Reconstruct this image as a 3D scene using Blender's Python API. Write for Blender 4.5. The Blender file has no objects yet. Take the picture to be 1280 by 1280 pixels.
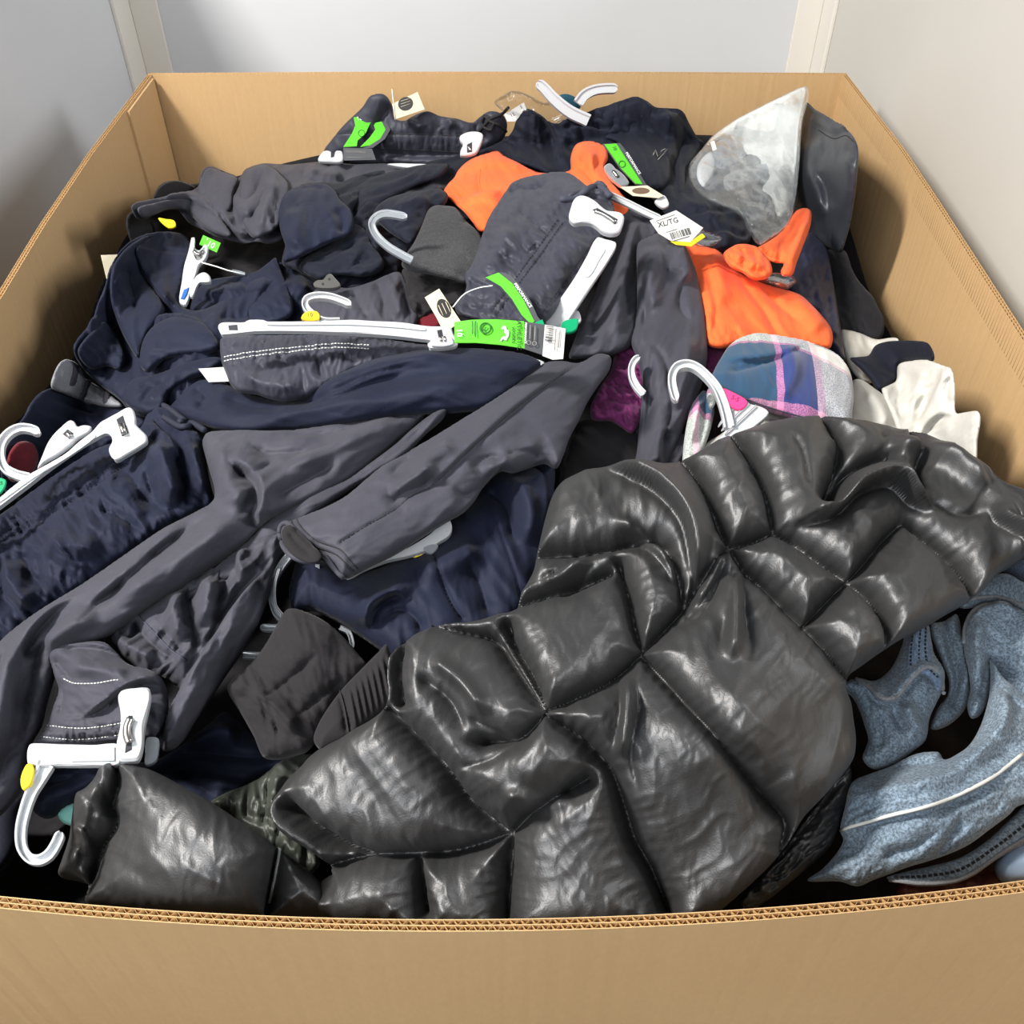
import bpy, math
import numpy as np
from mathutils import Vector, Matrix
SC = bpy.context.scene
COL = SC.collection
# ------------------------------------------------------------------ camera, world, lamps, exposure
RIM = 0.93                      # height of the box rim above the floor
CAMH = 0.52                     # camera above the rim
F = 1212.0                      # focal length in pixels of the 1280 frame
PITCH = math.radians(43.9)
CAMZ = RIM + CAMH
cd = bpy.data.cameras.new('camera'); cam = bpy.data.objects.new('camera', cd); COL.objects.link(cam)
cam.location = (0, 0, CAMZ); cam.rotation_euler = (math.pi/2 - PITCH, 0, 0)
cd.sensor_width = 36; cd.sensor_fit = 'HORIZONTAL'; cd.lens = F/1280*36; cd.clip_start = 0.02
SC.camera = cam
SC.view_settings.view_transform = 'Standard'; SC.view_settings.look = 'None'
SC.view_settings.gamma = 1; SC.view_settings.exposure = -0.17; SC.view_settings.use_curve_mapping = False
w = bpy.data.worlds.new('world'); SC.world = w; w.use_nodes = True
bg = w.node_tree.nodes['Background']; bg.inputs[0].default_value = (0.86, 0.93, 1.0, 1); bg.inputs[1].default_value = 0.17
def area(name, loc, target, sx, sy, power, col):
    l = bpy.data.lights.new(name, 'AREA'); l.shape = 'RECTANGLE'; l.size = sx; l.size_y = sy; l.energy = power; l.color = col
    o = bpy.data.objects.new(name, l); COL.objects.link(o); o.location = loc
    o.rotation_euler = (Vector(target)-Vector(loc)).to_track_quat('-Z', 'Y').to_euler()
    return o
area('ceiling_lamp', (-1.35, 0.35, RIM+1.75), (0, 0.8, RIM-0.1), 0.16, 0.45, 118, (1.0, 0.96, 0.9))
area('ceiling_lamp_far', (-0.8, -1.0, RIM+1.35), (0, 0.6, RIM-0.1), 1.7, 1.2, 56, (0.96, 0.98, 1.0))
area('fill_lamp_side', (2.3, 0.7, RIM+1.35), (-0.69, 1.0, RIM+0.1), 0.5, 1.0, 58, (0.97, 0.98, 1.0))  # added fill light, no fixture of the room: brightens the left wall
# ------------------------------------------------------------------ pixel <-> place
cp, sp = math.cos(PITCH), math.sin(PITCH)
def rays(px, py):
    px = np.asarray(px, float); py = np.asarray(py, float)
    a = (px-640)/F; b = (640-py)/F
    return np.stack([a, cp + b*sp, -sp + b*cp], -1)
CAMP = np.array([0, 0, CAMZ])
XL, XR, YB, YF = -0.508, 0.475, 1.45, 0.245
def base_z(x, y):
    u = np.clip(1-((x+0.02)/0.56)**2, 0, 1); v = np.clip(1-((y-0.82)/0.75)**2, 0, 1)
    return RIM - 0.185 + 0.125*u*v
def smin(a, b, k):
    h = np.clip(0.5+0.5*(b-a)/k, 0, 1)
    return b*(1-h)+a*h - k*h*(1-h)
def place(px, py, L):
    """point on the line of sight at height L over the heap, leaning on the box sides where it reaches them"""
    d = rays(px, py); L = np.broadcast_to(np.asarray(L, float), d.shape[:-1])
    t = (CAMH+0.1)/np.maximum(-d[..., 2], 0.15)
    for _ in range(25):
        x = d[..., 0]*t; y = d[..., 1]*t
        tn = (CAMZ - base_z(x, y) - L)/np.maximum(-d[..., 2], 0.15)
        t = 0.4*t+0.6*tn
    m = np.maximum(0.02 + 0.5*(L+0.06), 0.022)
    t = smin(t, (YB-m)/d[..., 1], 0.06)
    t = smin(t, (XR-m)/np.maximum(d[..., 0], 1e-3), 0.05)
    t = smin(t, (XL+m)/np.minimum(d[..., 0], -1e-3), 0.05)
    return CAMP + d*t[..., None]
# ------------------------------------------------------------------ noise
_rng = np.random.RandomState(7); _perm = _rng.permutation(512); _ga = _rng.rand(512)*2*math.pi
_gx, _gy = np.cos(_ga), np.sin(_ga)
def pn(x, y, seed=0):
    xi = np.floor(x).astype(int); yi = np.floor(y).astype(int); xf = x-xi; yf = y-yi
    def g(ix, iy, dx, dy):
        h = _perm[(_perm[(ix+seed*17) & 511]+iy+seed*31) & 511]
        return _gx[h]*dx+_gy[h]*dy
    u = xf*xf*xf*(xf*(xf*6-15)+10); v = yf*yf*yf*(yf*(yf*6-15)+10)
    a = g(xi, yi, xf, yf); b = g(xi+1, yi, xf-1, yf); c = g(xi, yi+1, xf, yf-1); d = g(xi+1, yi+1, xf-1, yf-1)
    return (a+(b-a)*u + ((c+(d-c)*u)-(a+(b-a)*u))*v)*1.5
def folds(U, V, sx, sy, ang, seed, ep=0.004):
    """ridged, warped noise: long along the direction ang (degrees, image sense), short across it"""
    a = math.radians(ang); c, s = math.cos(a), math.sin(a)
    p = (U*c+V*s)/sx; q = (-U*s+V*c)/sy
    q = q + 0.55*pn(p*1.3, q*0.5, seed+3); p = p+0.3*pn(p, q, seed+5)
    n = pn(p, q, seed)
    return (1-np.sqrt(n*n+ep))*1.0 - 0.72
# ------------------------------------------------------------------ curves
def smooth(pts, closed=True, n=6):
    """Catmull-Rom through pts; a point with a third entry is a sharp corner"""
    P = [np.array(p[:2], float) for p in pts]; sh = [len(p) > 2 for p in pts]; m = len(P); out = []
    for i in range(m if closed else m-1):
        p0, p1, p2, p3 = P[(i-1) % m], P[i], P[(i+1) % m], P[(i+2) % m]
        if not closed:
            if i == 0: p0 = p1
            if i == m-2: p3 = p2
        L = np.linalg.norm(p2-p1)+1e-9
        def tan(a, b, c):
            la = np.linalg.norm(b-a)+1e-9; lb = np.linalg.norm(c-b)+1e-9
            t = (c-a)/(la+lb)
            return t
        t1 = (p2-p1)/L if sh[i] else tan(p0, p1, p2)
        t2 = (p2-p1)/L if sh[(i+1) % m] else tan(p1, p2, p3)
        k = max(2, min(n, int(L/3)+1))
        for j in range(k):
            s = j/k; h1 = 2*s**3-3*s*s+1; h2 = s**3-2*s*s+s; h3 = -2*s**3+3*s*s; h4 = s**3-s*s
            out.append(h1*p1+h2*t1*L+h3*p2+h4*t2*L)
    if not closed: out.append(P[-1])
    return np.array(out)
def seg_dist(U, V, pl, closed=False):
    """distance, signed side, arc length of the nearest point of a polyline, and the nearest point"""
    A = pl; B = np.roll(pl, -1, 0) if closed else pl[1:]
    if not closed: A = pl[:-1]
    D = B-A; l2 = (D**2).sum(1)+1e-9; ln = np.sqrt(l2); cum = np.concatenate([[0], np.cumsum(ln)[:-1]])
    best = np.full(U.shape, 1e18); sd = np.zeros(U.shape); al = np.zeros(U.shape); nx = np.zeros(U.shape); ny = np.zeros(U.shape)
    for i in range(len(A)):
        wx = U-A[i, 0]; wy = V-A[i, 1]
        t = np.clip((wx*D[i, 0]+wy*D[i, 1])/l2[i], 0, 1)
        qx = wx-t*D[i, 0]; qy = wy-t*D[i, 1]; d2 = qx*qx+qy*qy
        m = d2 < best
        if not m.any(): continue
        best = np.where(m, d2, best); sd = np.where(m, D[i, 0]*wy-D[i, 1]*wx, sd)
        al = np.where(m, cum[i]+t*ln[i], al); nx = np.where(m, A[i, 0]+t*D[i, 0], nx); ny = np.where(m, A[i, 1]+t*D[i, 1], ny)
    return np.sqrt(best), np.sign(sd), al, nx, ny, ln.sum()
def inside(U, V, pl):
    r = np.zeros(U.shape, bool); x0, y0 = pl[-1]
    for x1, y1 in pl:
        c = (y1 > V) != (y0 > V)
        if abs(y0-y1) > 1e-12: r ^= c & (U < (x0-x1)*(V-y1)/(y0-y1)+x1)
        x0, y0 = x1, y1
    return r
rnd = lambda t: np.sqrt(np.clip(1-(1-np.clip(t, 0, 1))**2, 0, 1))
# ------------------------------------------------------------------ objects
def setp(o, label=None, cat=None, group=None, kind=None):
    if label: o['label'] = label
    if cat: o['category'] = cat
    if group: o['group'] = group
    if kind: o['kind'] = kind
    return o
def mesh_np(name, V, faces, mat, parent=None, smooth_=True, origin=None):
    """faces: list of int arrays (n,k). Links ONE object; a child keeps its parent's origin"""
    V = np.asarray(V, float)
    if parent is not None: origin = np.array(parent['_o'][:]) if '_o' in parent else np.zeros(3)
    elif origin is None: origin = np.array([(V[:, 0].min()+V[:, 0].max())/2, (V[:, 1].min()+V[:, 1].max())/2, V[:, 2].min()])
    me = bpy.data.meshes.new(name); Vl = V-origin
    if not isinstance(faces, (list, tuple)): faces = [faces]
    faces = [np.asarray(f, int) for f in faces if len(f)]
    me.vertices.add(len(V)); me.vertices.foreach_set('co', Vl.astype(np.float32).ravel())
    loops = np.concatenate([f.ravel() for f in faces]); cnt = np.concatenate([np.full(len(f), f.shape[1]) for f in faces])
    me.loops.add(len(loops)); me.loops.foreach_set('vertex_index', loops.astype(np.int32))
    me.polygons.add(len(cnt)); st = np.concatenate([[0], np.cumsum(cnt)[:-1]])
    me.polygons.foreach_set('loop_start', st.astype(np.int32))
    me.polygons.foreach_set('use_smooth', np.full(len(cnt), smooth_))
    me.update(calc_edges=True); me.validate()
    if mat: me.materials.append(mat)
    o = bpy.data.objects.new(name, me); COL.objects.link(o)
    if parent is not None: o.parent = parent
    else: o.location = origin
    o['_o'] = [float(c) for c in origin]
    return o
def empty(name, loc, label=None, cat=None, group=None):
    o = bpy.data.objects.new(name, None); COL.objects.link(o); o.location = loc; o.empty_display_size = 0.02
    o['_o'] = [float(c) for c in loc]
    return setp(o, label, cat, group)
# ------------------------------------------------------------------ materials
def srgb(c):
    return tuple(((v/255)/12.92 if v/255 <= 0.04045 else ((v/255+0.055)/1.055)**2.4) for v in c)+(1,)
MATS = {}
class NT:
    def __init__(s, name):
        s.m = bpy.data.materials.new(name); s.m.use_nodes = True; s.t = s.m.node_tree; s.p = s.t.nodes['Principled BSDF']
        s.out = s.t.nodes['Material Output']
    def n(s, ty, **k):
        x = s.t.nodes.new(ty)
        for a, b in k.items():
            if hasattr(x, a): setattr(x, a, b)
            else: x.inputs[a].default_value = b
        return x
    def l(s, a, b): s.t.links.new(a, b)
def coords(N, scale=(1, 1, 1), rot=0):
    tc = N.n('ShaderNodeTexCoord'); mp = N.n('ShaderNodeMapping'); mp.inputs['Scale'].default_value = scale; mp.inputs['Rotation'].default_value = (0, 0, rot)
    N.l(tc.outputs['Object'], mp.inputs[0]); return mp.outputs[0]
def mixc(N, fac, a, b):
    m = N.n('ShaderNodeMix', data_type='RGBA'); m.inputs[6].default_value = a; m.inputs[7].default_value = b
    if hasattr(fac, 'links'): N.l(fac, m.inputs[0])
    else: m.inputs[0].default_value = fac
    return m
def fabric(name, c1, c2=None, rough=0.85, sheen=0.3, scale=160, bump=0.25, heather=0.0, spec=0.25, weave=900, sheen_tint=None):
    N = NT(name); co = coords(N)
    c2 = c2 or tuple(min(255, v*1.18+3) for v in c1)
    n1 = N.n('ShaderNodeTexNoise', Scale=9.0, Detail=3.0); N.l(co, n1.inputs['Vector'])
    r = N.n('ShaderNodeMapRange'); r.inputs[1].default_value = 0.35; r.inputs[2].default_value = 0.65; N.l(n1.outputs[0], r.inputs[0])
    m = mixc(N, r.outputs[0], srgb(c1), srgb(c2)); last = m.outputs[2]
    n2 = N.n('ShaderNodeTexNoise', Scale=float(weave), Detail=2.0, Roughness=0.7); N.l(co, n2.inputs['Vector'])
    if heather:
        r2 = N.n('ShaderNodeMapRange'); r2.inputs[1].default_value = 0.38; r2.inputs[2].default_value = 0.62
        r2.inputs[3].default_value = 1-heather; r2.inputs[4].default_value = 1+heather; N.l(n2.outputs[0], r2.inputs[0])
        mm = N.n('ShaderNodeVectorMath', operation='SCALE'); N.l(last, mm.inputs[0]); N.l(r2.outputs[0], mm.inputs['Scale']); last = mm.outputs[0]
    N.l(last, N.p.inputs['Base Color'])
    n3 = N.n('ShaderNodeTexNoise', Scale=float(scale), Detail=3.0); N.l(co, n3.inputs['Vector'])
    ad = N.n('ShaderNodeMath', operation='MULTIPLY_ADD'); ad.inputs[1].default_value = 0.35; N.l(n2.outputs[0], ad.inputs[0]); N.l(n3.outputs[0], ad.inputs[2])
    b = N.n('ShaderNodeBump', Strength=bump, Distance=0.002); N.l(ad.outputs[0], b.inputs['Height']); N.l(b.outputs[0], N.p.inputs['Normal'])
    N.p.inputs['Roughness'].default_value = rough; N.p.inputs['Specular IOR Level'].default_value = spec
    N.p.inputs['Sheen Weight'].default_value = sheen*0.35; N.p.inputs['Sheen Roughness'].default_value = 0.4
    if sheen_tint: N.p.inputs['Sheen Tint'].default_value = srgb(sheen_tint)
    MATS[name] = N.m; return N.m
def plain(name, c, rough=0.4, spec=0.5, metal=0, trans=0, alpha=None, sss=0):
    N = NT(name); p = N.p.inputs
    p['Base Color'].default_value = srgb(c); p['Roughness'].default_value = rough; p['Specular IOR Level'].default_value = spec
    p['Metallic'].default_value = metal; p['Transmission Weight'].default_value = trans
    if sss: p['Subsurface Weight'].default_value = sss; p['Subsurface Scale'].default_value = 0.004
    if alpha is not None: p['Alpha'].default_value = alpha
    MATS[name] = N.m; return N.m
NAVY = fabric('navy_knit', (16, 21, 39), (20, 26, 46), rough=0.75, sheen=0.12)
NAVY2 = fabric('dark_navy_knit', (15, 18, 31), (18, 22, 36), rough=0.8, sheen=0.1)
GREY = fabric('charcoal_knit', (55, 55, 64), (61, 61, 70), rough=0.7, sheen=0.15)
GREY2 = fabric('charcoal_woven', (50, 51, 61), (56, 57, 68), rough=0.55, sheen=0.1, bump=0.2)
GREY3 = fabric('dark_charcoal_knit', (54, 53, 60), (62, 61, 68), rough=0.8, sheen=0.1)
BLACK = fabric('black_knit', (24, 23, 26), (30, 29, 32), rough=0.9, sheen=0.12)
BLACK2 = fabric('black_rib', (29, 27, 29), (34, 32, 34), rough=0.9, sheen=0.15)
HEATHER = fabric('heather_black', (50, 50, 52), (58, 58, 60), rough=0.95, sheen=0.2, heather=0.35, weave=700, bump=0.5)
ORANGE = fabric('orange_knit', (245, 98, 48), (250, 108, 56), rough=0.85, sheen=0.15, bump=0.3)
MAROON = fabric('maroon_knit', (92, 32, 78), (104, 40, 88), rough=0.8, sheen=0.2, bump=0.5)
RED = fabric('dark_red_knit', (84, 16, 26), rough=0.9)
WHITE = fabric('white_cotton', (188, 186, 178), (196, 194, 188), rough=0.9, sheen=0.1)
STRIPE = fabric('grey_rib_knit', (110, 112, 116), (128, 130, 134), rough=0.9, heather=0.2)
TEAL = fabric('teal_knit', (20, 60, 75), rough=0.8)
MINT = fabric('mint_cloth', (120, 180, 172), rough=0.8)
DENIM = fabric('washed_denim', (98, 113, 127), (120, 134, 147), rough=0.9, heather=0.42, weave=520, bump=0.4, scale=300)
DENIMD = fabric('dark_denim_seam', (86, 104, 128), (104, 122, 144), rough=0.9, heather=0.3, weave=420, bump=0.6, scale=260)
THREADG = plain('grey_thread', (58, 60, 74), 0.8); THREADN = plain('navy_thread', (18, 22, 40), 0.8)
THREADW = plain('pale_thread', (196, 198, 194), 0.8); THREADB = plain('black_thread', (22, 22, 24), 0.8)
PLASTIC = plain('white_plastic', (178, 180, 183), 0.28, 0.5, sss=0.15)
MILKY = plain('milky_plastic', (170, 176, 182), 0.2, 0.6, trans=0.55)
METAL = plain('spring_steel', (176, 174, 170), 0.3, 0.5, metal=1)
DARKP = plain('dark_slot', (28, 30, 38), 0.6)
GREEN = plain('green_card', (78, 178, 34), 0.5); GREEND = plain('teal_clip', (0, 140, 104), 0.4)
GREYCARD = plain('grey_card', (66, 68, 72), 0.5); CREAM = plain('cream_card', (190, 182, 158), 0.7)
WHITECARD = plain('white_card', (190, 189, 186), 0.6); INK = plain('black_ink', (24, 22, 24), 0.6); INKG = plain('grey_ink', (120, 118, 114), 0.6)
INKW = plain('white_ink', (236, 238, 236), 0.6); INKGD = plain('dark_green_ink', (28, 96, 24), 0.6); BROWNI = plain('brown_ink', (92, 70, 52), 0.6)
YELLOW = plain('yellow_plastic', (232, 204, 40), 0.35); PINK = plain('pink_card', (226, 52, 116), 0.5)
BLUEP = plain('blue_plastic', (36, 92, 170), 0.35); TPGREEN = plain('green_plastic', (0, 146, 96), 0.35)
LEATHER = plain('brown_leather', (86, 44, 36), 0.35); PALEBLUE = plain('pale_blue_plastic', (150, 172, 200), 0.3)
def film():
    N = NT('clear_film'); g = N.n('ShaderNodeBsdfGlossy'); g.inputs['Roughness'].default_value = 0.12; g.inputs['Color'].default_value = (0.95, 0.97, 1, 1)
    t = N.n('ShaderNodeBsdfTransparent'); t.inputs[0].default_value = (0.93, 0.94, 0.95, 1); mx = N.n('ShaderNodeMixShader')
    f = N.n('ShaderNodeFresnel', IOR=1.22); ad = N.n('ShaderNodeMath', operation='ADD'); ad.inputs[1].default_value = 0.02
    nz = N.n('ShaderNodeTexNoise', Scale=22.0, Detail=3.0); N.l(coords(N, (1, 1, 1.5)), nz.inputs['Vector'])
    b = N.n('ShaderNodeBump', Strength=0.25, Distance=0.01); N.l(nz.outputs[0], b.inputs['Height']); N.l(b.outputs[0], g.inputs['Normal']); N.l(b.outputs[0], f.inputs['Normal'])
    N.l(f.outputs[0], ad.inputs[0]); mn_ = N.n('ShaderNodeMath', operation='MINIMUM'); mn_.inputs[1].default_value = 0.4; N.l(ad.outputs[0], mn_.inputs[0]); N.l(mn_.outputs[0], mx.inputs[0]); N.l(t.outputs[0], mx.inputs[1]); N.l(g.outputs[0], mx.inputs[2]); N.l(mx.outputs[0], N.out.inputs[0])
    MATS['film'] = N.m; return N.m
FILM = film()
def satin():
    N = NT('grey_satin_nylon'); co = coords(N)
    N.p.inputs['Base Color'].default_value = srgb((80, 80, 81)); N.p.inputs['Roughness'].default_value = 0.52
    N.p.inputs['Specular IOR Level'].default_value = 1.0; N.p.inputs['Metallic'].default_value = 0.75
    n = N.n('ShaderNodeTexNoise', Scale=9.0, Detail=2.0, Roughness=0.4, Distortion=1.2); N.l(co, n.inputs['Vector'])
    n2 = N.n('ShaderNodeTexNoise', Scale=900.0, Detail=1.0); N.l(co, n2.inputs['Vector'])
    b = N.n('ShaderNodeBump', Strength=0.3, Distance=0.02); N.l(n.outputs[0], b.inputs['Height'])
    b2 = N.n('ShaderNodeBump', Strength=0.35, Distance=0.0005); N.l(n2.outputs[0], b2.inputs['Height']); N.l(b.outputs[0], b2.inputs['Normal']); N.l(b2.outputs[0], N.p.inputs['Normal'])
    MATS['satin'] = N.m; return N.m
SATIN = satin()
LINING = fabric('olive_lining', (52, 56, 50), rough=0.5, spec=0.5)
def cardboard():
    N = NT('kraft_cardboard'); co = coords(N)
    n = N.n('ShaderNodeTexNoise', Scale=5.0, Detail=5.0); N.l(co, n.inputs['Vector'])
    m = mixc(N, n.outputs[0], srgb((180, 147, 104)), srgb((192, 160, 118)))
    n2 = N.n('ShaderNodeTexNoise', Scale=320.0, Detail=3.0); N.l(coords(N, (1, 1, 0.4)), n2.inputs['Vector'])
    r = N.n('ShaderNodeMapRange'); r.inputs[3].default_value = 0.93; r.inputs[4].default_value = 1.05; N.l(n2.outputs[0], r.inputs[0])
    mm = N.n('ShaderNodeVectorMath', operation='SCALE'); N.l(m.outputs[2], mm.inputs[0]); N.l(r.outputs[0], mm.inputs['Scale'])
    N.l(mm.outputs[0], N.p.inputs['Base Color']); N.p.inputs['Roughness'].default_value = 0.8; N.p.inputs['Specular IOR Level'].default_value = 0.25
    n3 = N.n('ShaderNodeTexNoise', Scale=90.0, Detail=1.0); N.l(coords(N, (1, 1, 0.015)), n3.inputs['Vector'])
    b = N.n('ShaderNodeBump', Strength=0.3, Distance=0.003); N.l(n3.outputs[0], b.inputs['Height']); N.l(b.outputs[0], N.p.inputs['Normal'])
    return N.m
KRAFT = cardboard(); KRAFTD = plain('kraft_fluting', (150, 116, 74), 0.85, 0.2)
def wallpaint(name, c):
    N = NT(name); co = coords(N)
    n = N.n('ShaderNodeTexNoise', Scale=1.6, Detail=6.0, Roughness=0.6); N.l(co, n.inputs['Vector'])
    m = mixc(N, n.outputs[0], srgb(tuple(v*0.95 for v in c)), srgb(tuple(min(255, v*1.04) for v in c)))
    n2 = N.n('ShaderNodeTexNoise', Scale=5.0, Detail=8.0, Roughness=0.75); N.l(co, n2.inputs['Vector'])
    r = N.n('ShaderNodeMapRange'); r.inputs[1].default_value = 0.66; r.inputs[2].default_value = 0.8; N.l(n2.outputs[0], r.inputs[0]); r.inputs[4].default_value = 0.35
    m2 = mixc(N, r.outputs[0], (0, 0, 0, 1), srgb(tuple(v*0.8 for v in c))); N.l(m.outputs[2], m2.inputs[6])
    N.l(m2.outputs[2], N.p.inputs['Base Color']); N.p.inputs['Roughness'].default_value = 0.6; return N.m
WALLM = wallpaint('white_panel', (198, 200, 203)); WALLR = wallpaint('warm_white_panel', (190, 187, 180)); TRIMM = wallpaint('cream_trim', (214, 210, 202))
def plaid():
    N = NT('plaid_flannel'); tc = coords(N, (1, 1, 1), 0.12); sx = N.n('ShaderNodeSeparateXYZ'); N.l(tc, sx.inputs[0])
    def ramp(sock, per, off, stops):
        a = N.n('ShaderNodeMath', operation='MULTIPLY_ADD'); a.inputs[1].default_value = 1/per; a.inputs[2].default_value = off+50; N.l(sock, a.inputs[0])
        f = N.n('ShaderNodeMath', operation='FRACT'); N.l(a.outputs[0], f.inputs[0])
        r = N.n('ShaderNodeValToRGB'); r.color_ramp.interpolation = 'CONSTANT'; e = r.color_ramp.elements
        while len(e) > 1: e.remove(e[-1])
        e[0].position = stops[0][0]; e[0].color = srgb(stops[0][1])
        for p, c in stops[1:]:
            x = e.new(p); x.color = srgb(c)
        N.l(f.outputs[0], r.inputs[0]); return r.outputs[0]
    G_, B_, W_, P_ = (20, 72, 72), (28, 42, 104), (222, 222, 216), (200, 124, 164)
    a = ramp(sx.outputs[0], 0.24, 0.48, [(0, W_), (0.02, G_), (0.13, P_), (0.155, G_), (0.42, P_), (0.445, B_), (0.57, (226, 190, 206)), (0.60, W_), (0.94, B_)])
    b = ramp(sx.outputs[1], 0.26, 0.50, [(0, W_), (0.22, W_), (0.26, P_), (0.29, (40, 58, 110)), (0.56, P_), (0.58, W_), (0.70, (30, 66, 92)), (0.84, W_)])
    m = mixc(N, 0.5, (0, 0, 0, 1), (0, 0, 0, 1)); N.l(a, m.inputs[6]); N.l(b, m.inputs[7])
    n = N.n('ShaderNodeTexNoise', Scale=900.0, Detail=2.0); N.l(coords(N), n.inputs['Vector'])
    r = N.n('ShaderNodeMapRange'); r.inputs[1].default_value = 0.42; r.inputs[2].default_value = 0.58; r.inputs[3].default_value = 0.3; r.inputs[4].default_value = 0.7
    N.l(n.outputs[0], r.inputs[0]); N.l(r.outputs[0], m.inputs[0]); N.l(m.outputs[2], N.p.inputs['Base Color'])
    N.p.inputs['Roughness'].default_value = 0.9; N.p.inputs['Sheen Weight'].default_value = 0.2; return N.m
PLAID = plaid()
# ------------------------------------------------------------------ garment sheets
_seed = [0]
class Sheet:
    """a cloth body: outline, height over the heap, rounded edges, folds given as strokes"""
    def __init__(s, out, L, puff=(5, 8, 10, 40), noise=(), st=(), T=25, seams=None, sharp=False):
        s.out = smooth(out) if not sharp else np.array([p[:2] for p in out], float)
        s.L = L; s.puff = (puff[0], puff[1]*0.65, puff[2], puff[3]); s.noise = noise; s.T = T/1000
        s.st = [(k[0], (1.8 if k[0] in 'rvs' else 1.2)*k[1]/1000, k[2], smooth(k[3], False)) + tuple(k[4:]) for k in st]
        s.seams = [smooth(q, False) for q in seams] if seams else None
        c = s.out.mean(0); d = rays(*c); d = -d/np.linalg.norm(d); d = 0.85*d+0.15*np.array([0, 0, 1]); s.N = d/np.linalg.norm(d)
        _seed[0] += 1; s.seed = _seed[0]; s.sc = float(np.clip(np.linalg.norm(place(np.array([c[0]]), np.array([c[1]]), 0.05)[0]-CAMP)/0.8, 0.85, 1.9))
    def Lf(s, U, V):
        if not isinstance(s.L, (list, tuple)): return np.full(U.shape, float(s.L))
        n = np.zeros(U.shape); dsum = np.zeros(U.shape)
        for x, y, l in s.L:
            w_ = 1/((U-x)**2+(V-y)**2+200.0)**1.2; n += w_*l; dsum += w_
        return n/dsum
    def h(s, U, V, d=None):
        if d is None: d = seg_dist(U, V, s.out, True)[0]
        a1, r1, a2, r2 = s.puff; dd = d
        z = np.zeros(U.shape); near = None
        if s.seams:
            near = np.full(U.shape, 1e9); pk = np.zeros(U.shape)
            for i, q in enumerate(s.seams):
                ds, sg, al, *_ , ln = seg_dist(U, V, q)
                e = np.minimum(al, ln-al); ds2 = ds + 0.0*e
                near = np.minimum(near, ds2)
                pk += np.exp(-(ds/24.0))*(0.5-1.4*np.sqrt(pn(al/15.0+i*7, sg*3+ds/50.0, s.seed+i)**2+0.002))*np.clip(ds/4, 0, 1)
            z += 0.0032*pk
            dd2 = np.minimum(near+1.5, d)
            z += a2/1000*rnd(dd2/r2)*0.8 + a2/1000*0.5*(1-np.exp(-dd2/10.0)) + a1/1000*rnd(dd/r1)
        else:
            z += a1/1000*rnd(dd/r1) + a2/1000*rnd(dd/r2)
        for i, (amp, sx, sy, ang, *ep) in enumerate(s.noise):
            ep = ep[0] if ep else 0.004
            z += 2.3*s.sc*amp/1000*folds(U, V, sx, sy, ang, s.seed*3+i, ep)*np.clip(d/6, 0.25, 1)
        if s.noise and s.seams is None and s.noise[0][0] > 1.2:
            a_, sx_, sy_, an_ = s.noise[0][:4]
            z += 1.1*s.sc*min(a_, 4)/1000*folds(U, V, sx_*0.7, sy_*0.6, an_+24, s.seed*5+1, .0005)*np.clip(d/8, 0.1, 1)
        for i, k in enumerate(s.st):
            ty, a, wd, q = k[:4]
            ds, sg, al, _, _, ln = seg_dist(U, V, q)
            e = np.clip(np.minimum(al, ln-al)/(0.22*ln+1), 0, 1); e = e*e*(3-2*e)
            if ty in 'rv': a = a*s.sc
            if ty == 'v': a = min(a, 2.3*wd*s.sc*0.8/F)
            if ty == 'r': z += a*np.exp(-(ds/wd)**2)*e
            elif ty == 'v': z -= a*np.exp(-(ds/wd))*e
            elif ty == 'V': z -= a*np.exp(-(ds/wd))
            elif ty == 's':
                k_ = 1/(1+np.exp(-sg*ds/1.3)); z += a*np.exp(-ds/wd)*e*k_ - 0.7*a*np.exp(-ds/4.5)*e*(1-k_)
            elif ty == 'g': z += a*pn(al/k[4], sg*0.8+ds/60, s.seed+i)*np.exp(-(ds/wd)**2)
            elif ty == 'l': z -= a*np.exp(-(ds/1.6)**2)
        return z
    def P(s, px, py, lift=0.0):
        U = np.atleast_1d(np.asarray(px, float)); V = np.atleast_1d(np.asarray(py, float))
        return place(U, V, s.Lf(U, V)) + (s.h(U, V)[..., None]+lift)*s.N
    def build(s, name, mat, parent=None, step=3.0, back=True, label=None, cat=None, group=None, kind=None):
        o = s.out; x0, y0 = o.min(0)-step; x1, y1 = o.max(0)+step
        nx = int((x1-x0)/step)+2; ny = int((y1-y0)/step)+2
        gx = x0+np.arange(nx)*step; gy = y0+np.arange(ny)*step
        U, V = np.meshgrid(gx, gy)
        C = inside(U[:-1, :-1]+step/2, V[:-1, :-1]+step/2, o)
        # drop cells hanging by a corner
        idx = np.arange(nx*ny).reshape(ny, nx)
        q = np.stack([idx[:-1, :-1], idx[:-1, 1:], idx[1:, 1:], idx[1:, :-1]], -1)[C]
        used = np.unique(q); remap = -np.ones(nx*ny, int); remap[used] = np.arange(len(used)); q = remap[q]
        Uu = U.ravel()[used].copy(); Vu = V.ravel()[used].copy()
        cnt = np.bincount(q.ravel(), minlength=len(used)); bd = cnt < 4
        d, sg, al, qx, qy, _ = seg_dist(Uu, Vu, o, True)
        Uu[bd] = qx[bd]; Vu[bd] = qy[bd]; d[bd] = 0
        Pb = place(Uu, Vu, s.Lf(Uu, Vu)); z = s.h(Uu, Vu, d)
        z[bd] = np.clip(z[bd], -0.002, 0.002)
        top = Pb + z[:, None]*s.N
        fl = q[:, ::-1]
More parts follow.
